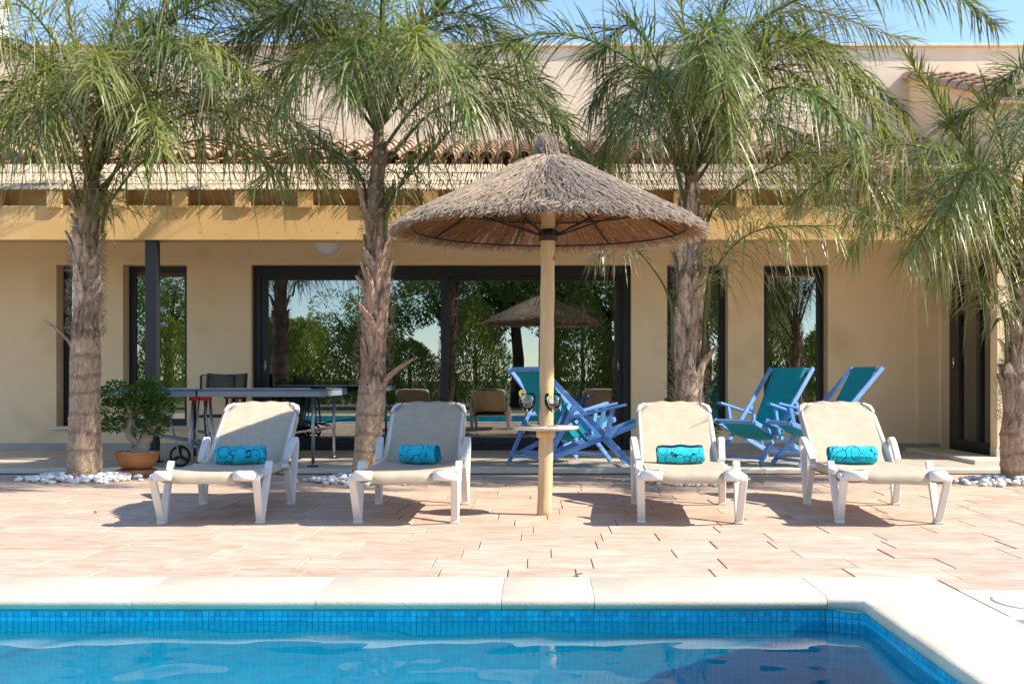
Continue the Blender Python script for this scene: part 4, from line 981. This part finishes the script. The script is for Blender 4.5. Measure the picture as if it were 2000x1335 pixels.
# ---------------------------------------------------------------- palms
GREENS = [(.085, .14, .025), (.16, .20, .030), (.10, .16, .030), (.20, .23, .045), (.12, .185, .035), (.24, .25, .06)]
DRY = [(.28, .22, .12), (.36, .30, .19), (.20, .15, .07)]
def frond(parent, pts, O, seed, Lmax=.56, dry=.13, dens=1.0, droop=.42, petiole=.14, width=.0125, rr0=.017):
    r = random.Random(seed); pts = catmull(pts, 36); pts = [p - O for p in pts]
    ln = sum((pts[i + 1] - pts[i]).length for i in range(36))
    m = MB(); m.col = []; m.cur = 0
    rad = [rr0 * (1 - .82 * (i / 36) ** .8) for i in range(37)]
    m.tube(pts, rad, 6); m.col.extend([(.12, .15, .035, 1)] * len(m.v))
    nst = int(ln * 68 * dens); base = r.choice(GREENS)
    for i in range(nst):
        t = petiole + (1 - petiole) * (i + r.random()) / nst; ft = t * 36; k = min(int(ft), 35); p = pts[k].lerp(pts[k + 1], ft - k)
        tg = (pts[k + 1] - pts[k]).normalized(); sd = tg.cross(Vector((0, 0, 1)))
        if sd.length < .05: sd = tg.cross(Vector((.3, 1, 0)))
        sd.normalize(); up = sd.cross(tg)
        for s in (-1, 1):
            tt_ = (t - petiole) / (1 - petiole)
            L_ = Lmax * (.45 + .55 * min(1, tt_ / .25)) * (1 - .62 * max(0, (tt_ - .45) / .55)) * r.uniform(.8, 1.15)
            el = r.gauss(.22, .62); fw = lerp(.4, 1.15, tt_) + r.uniform(-.35, .35)
            d = (sd * s * math.cos(el) + up * math.sin(el) + tg * fw).normalized()
            dr = droop * r.uniform(.1, 1.6); isdry = r.random() < dry; g_ = r.uniform(.7, 1.35)
            c = r.choice(DRY) if isdry else tuple(b * g_ for b in base)
            if not isdry and r.random() < .3: c = tuple(x * .55 + y * .45 for x, y in zip(c, (.36, .36, .20)))
            tip = tuple(x * .6 + y * .4 for x, y in zip(c, (.32, .27, .15)))
            wv = d.cross(Vector((0, 0, 1)));
            if wv.length < .1: wv = sd.copy()
            wv.normalize(); wv = (wv + up * r.uniform(-.8, .8)).normalized(); w = width * r.uniform(.75, 1.2) * (.8 if isdry else 1)
            vs_ = []; cs = []
            bend = rvec(r) * .20 * L_
            for u, ww in ((0, .55), (.3, 1.0), (.62, .85), (.86, .5), (1.0, .06)):
                q = p + d * L_ * u * (1 - .12 * dr * u) + Vector((0, 0, -dr * L_ * u * u)) + bend * u * u
                vs_ += [q - wv * w * ww / 2, q + wv * w * ww / 2]; cc = c if u < .7 else tip; cs += [(*cc, 1)] * 2
            m.add(vs_, [(j, j + 1, j + 3, j + 2) for j in (0, 2, 4, 6)], True); m.col.extend(cs)
    return m.build('frond', M['leaf'], parent)
def palm(label, D, trunk_px, fronds, boots, seed, extra, boot='boot'):
    """trunk_px: (px, py, radius); fronds: lists of (px, py, depth offset)"""
    r = random.Random(seed); O = P(trunk_px[0][0], trunk_px[0][1], D); O = Vector((O.x, D, 0))
    t = thing('palm_tree', label, 'palm tree', O, 0, 'palms along the porch')
    ctr = [P(a, b, D) - O for a, b, c in trunk_px]; ctr[0].z = -.03
    rads = [c * .95 for a, b, c in trunk_px]
    cp = catmull(ctr, 90); rp = [v.x for v in catmull([Vector((q, 0, 0)) for q in rads], 90)]
    m = MB(); rows6 = []; nseg = 26; split = {1: .36, 2: .24, 3: .2, 4: .3}[seed]
    for i, p in enumerate(cp):
        f_ = i / 90; row = []
        for j in range(nseg):
            a = 2 * math.pi * j / nseg; nv_ = mnoise.noise(Vector((math.cos(a) * 1.6, math.sin(a) * 1.6, p.z * 3.2 + seed)))
            n2 = mnoise.noise(Vector((math.cos(a) * 5, math.sin(a) * 5, p.z * 9 + seed)))
            ringb = (.055 * max(0, math.sin(p.z * 50 + nv_ * 1.5)) ** 5) if f_ < split else 0
            rr_ = rp[i] * lerp(1, .76, min(1, max(0, (f_ - split + .06) / .12))) * (1 + ringb + (.03 if f_ < split else .10) * nv_ + (.012 if f_ < split else .07) * n2)
            row.append(p + Vector((math.cos(a) * rr_, math.sin(a) * rr_, 0)))
        rows6.append(row)
    ks = int(90 * split)
    m.loft(rows6, True, True)
    for fi, f_ in enumerate(m.f):
        zc_ = sum(m.v[q][2] for q in f_) / 4; a_ = (fi % nseg) / nseg * 6.283
        m.mi[fi] = 1 if zc_ < cp[ks].z + .22 * mnoise.noise(Vector((math.cos(a_) * 1.8, math.sin(a_) * 1.8, seed))) else 0
    m.add(rows6[-1], [tuple(range(nseg))])
    tk = m.build('trunk', [M['trunk'], M['trunk_low']], t)
    def at(z):
        i = min(range(91), key=lambda q: abs(cp[q].z - z)); return cp[i], rp[i]
    # old leaf bases: shield plates hugging the trunk, some with a stub that sticks out
    zb = cp[ks].z
    for i in range(16): boots = boots + [(r.uniform(zb, cp[-1].z - .55), r.uniform(180, 360) if i < 12 else r.uniform(0, 180), r.uniform(.24, .42), r.choice((.02, .05, .09)))]
    for (bz, az, ln, stub) in boots:
        m = MB(); rows7 = []; nu, nv2 = 9, 7; hw = r.uniform(.40, .85)
        for vi in range(nv2 + 1):
            v = vi / nv2; c, rr_ = at(bz + ln * v); row = []
            wdt = hw * (1 - v) ** .55 * (1.0 if v > .05 else .92) + .07; off = -.012 + .034 * v ** .7 + (stub * max(0, v - .45) ** 1.5 * 2.2)
            for ui in range(nu + 1):
                u = -1 + 2 * ui / nu; a = R(az) + u * wdt * (1 if v < .8 else .8)
                row.append(Vector((c.x + math.cos(a) * (rr_ * .84 + off - .012 * u * u), c.y + math.sin(a) * (rr_ * .84 + off - .012 * u * u), bz + ln * v + .02 * r.uniform(-1, 1) * (1 if vi == 0 else .2))))
            rows7.append(row + [q - Vector((math.cos(R(az)) * .012, math.sin(R(az)) * .012, 0)) for q in reversed(row)])
        m.loft(rows7, True, True); k = len(rows7[0]); m.add(rows7[0], [tuple(range(k))]); m.add(rows7[-1], [tuple(range(k - 1, -1, -1))])
        m.build('leaf_base', M[boot], tk)
    # fibre
    m = MB(); zlo, zhi = cp[ks].z, cp[-8].z
    for i in range(1100):
        z = r.uniform(zlo, zhi); c, rr_ = at(z); a = r.uniform(0, 6.283); d = Vector((math.cos(a), math.sin(a), 0)); tgn = Vector((-math.sin(a), math.cos(a), 0))
        p = Vector((c.x, c.y, z)) + d * rr_ * .97; L_ = r.uniform(.03, .11)
        m.tube([p, p + d * L_ * .35 + tgn * r.uniform(-.5, .5) * L_ + Vector((0, 0, r.uniform(-.2, .6) * L_)), p + d * L_ * r.uniform(.3, .75) + tgn * r.uniform(-1, 1) * L_ + Vector((0, 0, r.uniform(-.7, .8) * L_))], [.0022, .0018, .0008], 3, cap=False)
    m.build('fibre', M['fibre'], tk, kind='stuff')
    for i, (pl, kw) in enumerate(fronds):
        pts_ = [P(a, b, D + d_) for a, b, d_ in pl]; frond(t, pts_, O, seed * 100 + i, **kw)
    topc = cp[-1] + O
    for i in range(extra):
        a = 2 * math.pi * (i + r.uniform(-.3, .3)) / extra + seed; L_ = r.uniform(1.9, 2.6); e0 = R(r.uniform(35, 82)); d = Vector((math.cos(a), math.sin(a), 0))
        p0 = topc - Vector((0, 0, .25)); p1 = p0 + d * L_ * .22 * math.cos(e0) + Vector((0, 0, L_ * .34)); p2 = p1 + d * L_ * .32 + Vector((0, 0, L_ * .18 * math.sin(e0))); p3 = p2 + d * L_ * .34 + Vector((0, 0, -L_ * r.uniform(.05, .35)))
        frond(t, [p0, p1, p2, p3], O, seed * 100 + 50 + i, droop=r.uniform(.4, .8))
    # white pebbles round the foot
    m = MB()
    rp0 = rads[0]
    for i in range(230):
        a = r.uniform(0, 6.283); q = rp0 + .03 + abs(r.gauss(0, .16)); q = min(q, .47)
        s = r.uniform(.018, .030); hgt = max(0, .055 * (1 - (q - rp0) / .34)) * r.random()
        c = Vector((O.x + math.cos(a) * q * 1.18, O.y + math.sin(a) * q * .8, s * .55 + hgt)); ro = Euler((r.uniform(-.4, .4), r.uniform(-.4, .4), r.uniform(0, 6))).to_matrix()
        o_ = len(m.v); m.lathe([(s * .12, -s * .62), (s * .75, -s * .45), (s, 0), (s * .75, s * .45), (s * .12, s * .62)], 8, (0, 0, 0))
        for vi in range(o_, len(m.v)):
            v = ro @ Vector((m.v[vi][0] * 1.35, m.v[vi][1] * 1.0, m.v[vi][2])); m.v[vi] = tuple(c + v)
    pb = m.build('white_pebbles', M['pebble'], None, kind='stuff'); tag(pb, 'heap of white pebbles round the foot of ' + extra_names[seed], 'pebbles', 'white pebbles round the palms')
    return t
extra_names = {1: 'the palm beside the bonsai', 2: 'the slim reddish palm', 3: 'the fattest palm', 4: 'the palm by the wing door'}
S = dict
palm('palm with pale ringed trunk and green petioles beside the potted bonsai', 9.92,
     [(165, 937, .158), (165, 850, .140), (166, 750, .134), (167, 640, .142), (168, 550, .138), (170, 470, .130), (174, 410, .108), (177, 360, .085), (179, 300, .06)],
     [([(198, 455, -.10), (215, 395, -.14), (300, 300, -.4), (440, 275, -.6), (560, 350, -.7)], S(droop=.8)),
      ([(190, 400, .05), (290, 240, .3), (470, 195, .5), (600, 255, .6), (690, 335, .6)], S(droop=.5)),
      ([(185, 360, 0), (250, 190, .2), (390, 80, .3), (640, 10, .3)], S(droop=.6)),
      ([(160, 440, -.08), (142, 350, -.12), (105, 235, -.5), (20, 230, -.9), (-60, 330, -1.1)], S(droop=.8)),
      ([(170, 350, 0), (140, 190, 0), (40, 80, .1), (-110, 110, .1)], {}),
      ([(178, 350, 0), (200, 150, .1), (250, -20, .2), (340, -150, .2)], {}),
      ([(178, 350, 0), (150, 120, 0), (110, -60, 0), (30, -200, 0)], {}),
      ([(176, 350, -.05), (150, 215, -.5), (100, 185, -1.0), (60, 290, -1.5)], S(droop=.8, dry=.12)),
      ([(180, 350, -.05), (225, 215, -.5), (275, 190, -1.0), (320, 300, -1.5)], S(droop=.8, dry=.1)),
      ([(180, 350, 0), (250, 130, -.2), (400, 10, -.3), (560, 0, -.3)], {}),
      ([(180, 360, 0), (250, 245, .1), (380, 150, .2), (540, 165, .2)], {}),
      ([(176, 340, 0), (120, 150, -.3), (40, 170, -.6), (-40, 260, -.8)], S(droop=.8)),
      ([(178, 350, 0), (190, 190, -.6), (190, 110, -1.1), (180, 160, -1.7)], S(droop=.7, dry=.1)),
      ([(178, 350, 0), (230, 160, -.4), (320, 80, -.8), (420, 150, -1.2)], S(droop=.7)),
      ([(178, 350, 0), (110, 260, .1), (30, 250, .2), (-70, 360, .2)], S(droop=.7)),
      ([(178, 340, 0), (210, 120, .5), (260, 40, 1.0), (330, 80, 1.4)], {}),
      ([(185, 380, 0), (290, 270, -.2), (400, 215, -.4), (540, 260, -.5), (640, 350, -.5)], S(droop=.5)),
      ([(178, 340, 0), (260, 90, .1), (420, -10, .2), (600, 60, .3), (700, 200, .3)], {}),
      ([(176, 350, 0), (90, 230, -.3), (10, 160, -.6), (-80, 220, -.7)], S(droop=.6))],
     [(.86, 265, .34, .0), (.95, 200, .42, .22), (1.2, 290, .36, .04), (1.3, 340, .4, .06), (1.45, 250, .42, .03), (1.65, 285, .4, .05), (1.75, 190, .4, .08), (1.95, 265, .42, .05), (2.1, 320, .4, .05), (1.5, 130, .4, .04), (1.9, 70, .4, .04)], 1, 4)
palm('slim leaning palm with reddish trunk between the table tennis table and the parasol', 9.7,
     [(708, 945, .112), (716, 880, .112), (725, 780, .130), (730, 700, .140), (735, 620, .135), (737, 540, .118), (735, 450, .122), (733, 390, .118), (737, 330, .078), (739, 270, .064), (740, 210, .05)],
     [([(752, 470, -.10), (765, 390, -.12), (840, 300, -.1), (960, 200, 0), (1140, 290, .1)], S(droop=.6)),
      ([(718, 420, .05), (705, 345, .1), (650, 295, .3), (570, 300, .5), (500, 370, .6)], S(droop=.5)),
      ([(739, 260, 0), (790, 120, .1), (900, 50, .2), (1030, 90, .3)], {}),
      ([(737, 260, 0), (660, 90, 0), (530, 35, 0), (400, 120, 0)], {}),
      ([(737, 260, 0), (690, 130, -.4), (610, 110, -.8), (540, 230, -1.0)], S(droop=.8, dry=.12)),
      ([(739, 260, 0), (745, 60, .1), (770, -120, .2), (820, -300, .2)], {}),
      ([(739, 260, 0), (810, 80, 0), (930, -30, 0), (1040, 0, 0)], {}),
      ([(737, 260, 0), (722, 120, -.5), (700, 80, -1.0), (670, 190, -1.5)], S(droop=.85, dry=.2)),
      ([(741, 260, 0), (800, 130, -.4), (860, 110, -.9), (920, 230, -1.2)], S(droop=.8, dry=.08)),
      ([(745, 330, 0), (850, 215, .3), (960, 205, .5), (1090, 300, .6)], S(droop=.6)),
      ([(735, 250, 0), (610, -30, 0), (460, -70, 0), (330, 30, 0)], {}),
      ([(741, 250, 0), (850, 140, .4), (980, 140, .7), (1110, 230, .8)], {}),
      ([(739, 250, 0), (770, 130, -.6), (800, 60, -1.2), (830, 110, -1.6)], S(droop=.7, dry=.1)),
      ([(737, 250, 0), (680, 10, .3), (600, -60, .5), (500, -40, .7)], {}),
      ([(739, 250, 0), (850, 20, .3), (960, -60, .5), (1050, -30, .7)], {}),
      ([(741, 300, 0), (830, 190, -.2), (940, 150, -.3), (1060, 200, -.3), (1150, 320, -.3)], S(droop=.5)),
      ([(737, 260, 0), (640, 140, .2), (540, 130, .3), (450, 230, .3)], S(droop=.6)),
      ([(739, 250, 0), (700, 30, -.2), (640, -40, -.3), (540, 40, -.4)], {})],
     [(.55, 280, .34, .0), (.62, 345, .42, .26), (.8, 230, .42, .04), (1.0, 290, .44, .03), (1.25, 320, .42, .05), (1.35, 240, .46, .04), (1.6, 285, .46, .03), (1.85, 250, .44, .05), (1.95, 320, .42, .07), (2.1, 200, .44, .10), (1.2, 110, .4, .03), (1.7, 60, .4, .03)], 2, 4, 'boot_red')
palm('fattest palm, shaggy brown trunk with two drooping low petioles', 9.72,
     [(1345, 945, .135), (1345, 860, .150), (1345, 780, .160), (1345, 700, .156), (1346, 620, .150), (1347, 540, .144), (1348, 470, .138), (1350, 410, .110), (1351, 350, .080), (1352, 290, .06)],
     [([(1314, 700, -.10), (1309, 590, -.14), (1268, 515, -.3), (1215, 470, -.5), (1160, 500, -.7)], S(dens=.45, dry=.9, droop=.7, Lmax=.34, petiole=.55)),
      ([(1374, 700, -.10), (1380, 590, -.15), (1400, 520, -.25), (1480, 450, -.5), (1640, 440, -.8)], S(dens=.7, dry=.35, droop=.8, petiole=.35)),
      ([(1342, 420, -.05), (1300, 260, -.1), (1235, 180, -.1), (1175, 320, -.1)], S(droop=.7)),
      ([(1345, 360, 0), (1285, 130, 0), (1225, 50, .1), (1160, 110, .2)], {}),
      ([(1352, 350, 0), (1440, 170, .1), (1560, 150, .2), (1690, 340, .2)], {}),
      ([(1352, 340, 0), (1460, 70, -.1), (1650, -30, -.2), (1840, -20, -.3), (1950, 50, -.3)], S(Lmax=.42)),
      ([(1352, 340, 0), (1420, 110, .1), (1560, 20, .2), (1770, 80, .3)], {}),
      ([(1350, 340, 0), (1340, 110, .1), (1320, -80, .2), (1280, -250, .2)], {}),
      ([(1352, 340, -.05), (1370, 170, -.5), (1400, 140, -1.0), (1440, 300, -1.4)], S(droop=.85, dry=.14)),
      ([(1346, 340, -.05), (1310, 180, -.5), (1272, 150, -.9), (1245, 270, -1.3)], S(droop=.85, dry=.12)),
      ([(1356, 360, 0), (1450, 240, .3), (1550, 260, .4), (1650, 380, .4)], S(droop=.7)),
      ([(1352, 340, 0), (1400, 50, .2), (1500, -90, .3), (1650, -150, .4)], {}),
      ([(1346, 350, 0), (1270, 240, .3), (1210, 240, .5), (1160, 360, .6)], S(droop=.7)),
      ([(1352, 340, 0), (1480, 190, -.4), (1580, 180, -.8), (1680, 260, -1.1)], S(droop=.8)),
      ([(1350, 340, 0), (1360, 170, -.6), (1370, 70, -1.1), (1370, 110, -1.6)], S(droop=.7, dry=.1)),
      ([(1352, 340, 0), (1420, 150, .5), (1500, 60, .9), (1600, 90, 1.2)], {}),
      ([(1346, 340, 0), (1290, 190, .2), (1220, 130, .3), (1150, 210, .3)], S(droop=.7)),
      ([(1352, 340, 0), (1430, 200, -.2), (1530, 90, -.3), (1650, 140, -.4), (1740, 260, -.4)], {}),
      ([(1372, 470, -.05), (1400, 400, -.1), (1500, 330, -.2), (1640, 300, -.3), (1760, 420, -.4)], S(droop=.8))],
     [(.66, 265, .44, .02), (.75, 330, .4, .14), (.95, 210, .42, .03), (1.1, 285, .46, .02), (1.3, 250, .46, .04), (1.4, 330, .44, .05), (1.6, 275, .5, .05), (1.8, 215, .46, .06), (1.85, 310, .44, .05), (2.05, 265, .46, .05), (1.1, 110, .4, .03), (1.6, 60, .4, .03)], 3, 4)
palm('palm beside the glazed wing door, trunk narrowing to arching green petioles', 9.6,
     [(1994, 940, .165), (1992, 880, .165), (1986, 810, .140), (1984, 730, .112), (1988, 650, .082), (1991, 580, .066), (1992, 510, .05)],
     [([(1966, 720, -.06), (1964, 630, -.1), (1935, 570, -.2), (1860, 515, -.35), (1740, 440, -.5), (1580, 400, -.7)], S(dens=.9, dry=.28, droop=.8, petiole=.2, Lmax=.46)),
      ([(1985, 600, 0), (1935, 390, -.1), (1810, 290, -.3), (1680, 300, -.5), (1560, 390, -.6)], S(droop=.8)),
      ([(1988, 560, 0), (1920, 360, 0), (1850, 230, .1), (1770, 110, .1)], S(droop=.15, Lmax=.42)),
      ([(1990, 560, 0), (1965, 320, 0), (1925, 210, .1), (1850, 240, .1)], {}),
      ([(1990, 560, 0), (2012, 300, -.1), (2000, 140, -.2), (1960, 160, -.3)], {}),
      ([(1995, 560, 0), (2080, 340, 0), (2200, 300, 0), (2300, 420, 0)], {}),
      ([(1985, 600, -.05), (1930, 460, -.4), (1850, 400, -.8), (1770, 500, -1.1)], S(droop=.9, dry=.12)),
      ([(1990, 560, 0), (2050, 270, 0), (2100, 110, 0), (2180, 60, 0)], {}),
      ([(1988, 580, 0), (1900, 440, .3), (1780, 370, .5), (1660, 420, .6)], S(droop=.8)),
      ([(1990, 560, 0), (1950, 400, -.4), (1900, 330, -.8), (1850, 420, -1.2)], S(droop=.8)),
      ([(1992, 570, 0), (2030, 420, -.4), (2060, 380, -.8), (2080, 500, -1.2)], S(droop=.8)),
      ([(1988, 570, 0), (1940, 450, .2), (1880, 420, .4), (1820, 540, .5)], S(droop=.9, dry=.15))],
     [(.4, 270, .42, .0), (.55, 225, .46, .06), (.75, 290, .5, .03), (.95, 250, .46, .04), (1.1, 320, .42, .05), (.6, 150, .4, .05), (.8, 80, .4, .03)], 4, 3)

# low leafy plant behind the fattest palm
lp = thing('leafy_shrub', 'small green leafy shrub behind the fattest palm trunk', 'shrub', (wx(1352, 10.2), 10.2, 0))
m = MB(); m.col = []
for i in range(420):
    v = rvec(br); p = Vector((v.x * .24, v.y * .14, .55 + v.z * .34)); g_ = br.uniform(.7, 1.3)
    leaf(m, p, v + Vector((0, 0, .3)), rvec(br) + Vector((0, 0, 1)), br.uniform(.05, .08), br.uniform(.03, .045), (.035 * g_, .10 * g_, .016 * g_, 1))
m.build('foliage', M['bonsai_leaf'], lp)
m = MB()
for i in range(7): m.tube([(br.uniform(-.04, .04), 0, 0), (br.uniform(-.1, .1), br.uniform(-.05, .05), .35), (br.uniform(-.2, .2), br.uniform(-.1, .1), .7)], [.008, .006, .003], 5)
m.build('stems', M['bonsai_bark'], lp)

# ---------------------------------------------------------------- garden behind the pool (mirrored in the glass)
def garden_tree(kind, seed):
    r = random.Random(seed); t = thing('garden_tree', '', 'tree')
    m = MB(); m.col = []
    if kind == 0:      # dense young cypress or pine hedge tree
        hgt = 3.6
        for i in range(9000):
            z = r.random() ** .9; aa = r.uniform(0, 6.283); rad = (1.05 * (1 - z ** 3) ** .6 + .1) * (1 + .45 * mnoise.noise(Vector((z * 4, seed + math.cos(aa) * 1.5, math.sin(aa) * 1.5)))); a = aa; q = rad * r.uniform(.4, 1.0)
            p = Vector((math.cos(a) * q, math.sin(a) * q, .15 + z * hgt * (1 + .18 * mnoise.noise(Vector((math.cos(a) * 2, math.sin(a) * 2, seed)))))); g_ = r.uniform(.6, 1.4)
            leaf(m, p, Vector((math.cos(a) * .6, math.sin(a) * .6, 1.0)) + rvec(r) * .5, rvec(r), r.uniform(.12, .22), r.uniform(.03, .05), (.27 * g_, .32 * g_, .08 * g_, 1))
        tm = MB(); tm.tube([(0, 0, 0), (.03, 0, 1.2), (0, .02, 3.2)], [.09, .07, .02], 8)
    else:
        cl = [(rvec(r) * 1.0, r.uniform(.5, .85)) for _ in range(16)]
        for c, s in cl:
            for i in range(520):
                v = rvec(r); v = v.normalized() * v.length ** .4; p = Vector((c.x * 1.5, c.y * 1.5, 3.3 + c.z * 1.1)) + v * s; g_ = r.uniform(.6, 1.35)
                leaf(m, p, v + rvec(r) * .6, rvec(r), r.uniform(.08, .14), r.uniform(.04, .065), (.18 * g_, .25 * g_, .05 * g_, 1))
        tm = MB(); tm.tube([(0, 0, 0), (.08, 0, 1.2), (-.05, .02, 2.4)], [.17, .14, .11], 10)
        for c, s in cl[:9]: tm.tube([(-.03, 0, 2.2), Vector((c.x * .7, c.y * .7, 2.7 + c.z * .3)), Vector((c.x * 1.5, c.y * 1.5, 3.3 + c.z))], [.09, .05, .02], 6)
    m.build('crown', M['tree_leaf'], t); tm.build('trunk', M['bark'], t)
    return t
prot = [garden_tree(0, 5), garden_tree(1, 6)]
used = [False, False]; gr = random.Random(17)
for i in range(26):
    kind = 1 if i in (3, 9, 12, 14, 15, 17, 19, 20) else 0
    o = copy_tree(prot[kind]) if used[kind] else prot[kind]; used[kind] = True
    o.location = (-15 + i * 1.02 + gr.uniform(-.3, .3), -7.6 + (gr.uniform(-.8, .8) if kind == 0 else -1.6 + gr.uniform(-.5, 0)), -.06); o.rotation_euler = (0, 0, gr.uniform(0, 6)); s = gr.uniform(.62, 1.0) * (1.45 if kind else 1) * (.74 if o.location.x < -3.6 else 1.0); o.scale = (max(s, .9) * 1.05, max(s, .9) * 1.05, s)
    tag(o, ('dense pale green hedge tree across the pool, mirrored in the porch glass', 'dark broad crowned tree across the pool, mirrored in the porch glass')[kind], 'tree', ('hedge trees across the pool', 'broad crowned trees across the pool')[kind])
# outdoor shower by the pool, mirrored in the window
sh = thing('pool_shower', 'chrome outdoor shower with curved neck, mirrored in the window by the post', 'shower', (-7.45, 5.6, 0))
m = MB(); m.tube(arc_path([(0, 0, 0), (0, 0, 1.75), (.12, 0, 1.95), (.34, 0, 1.9)], .2), .022, 8); m.build('column', M['chrome'], sh)
m = MB(); m.lathe([(.02, .02), (.07, .0), (.07, -.012), (.01, -.012)], 20, (.345, 0, 1.88)); m.build('shower_head', M['chrome'], sh)
m = MB(); m.lathe([(.12, 0), (.12, .01), (.03, .012)], 20); m.build('base_plate', M['chrome'], sh)
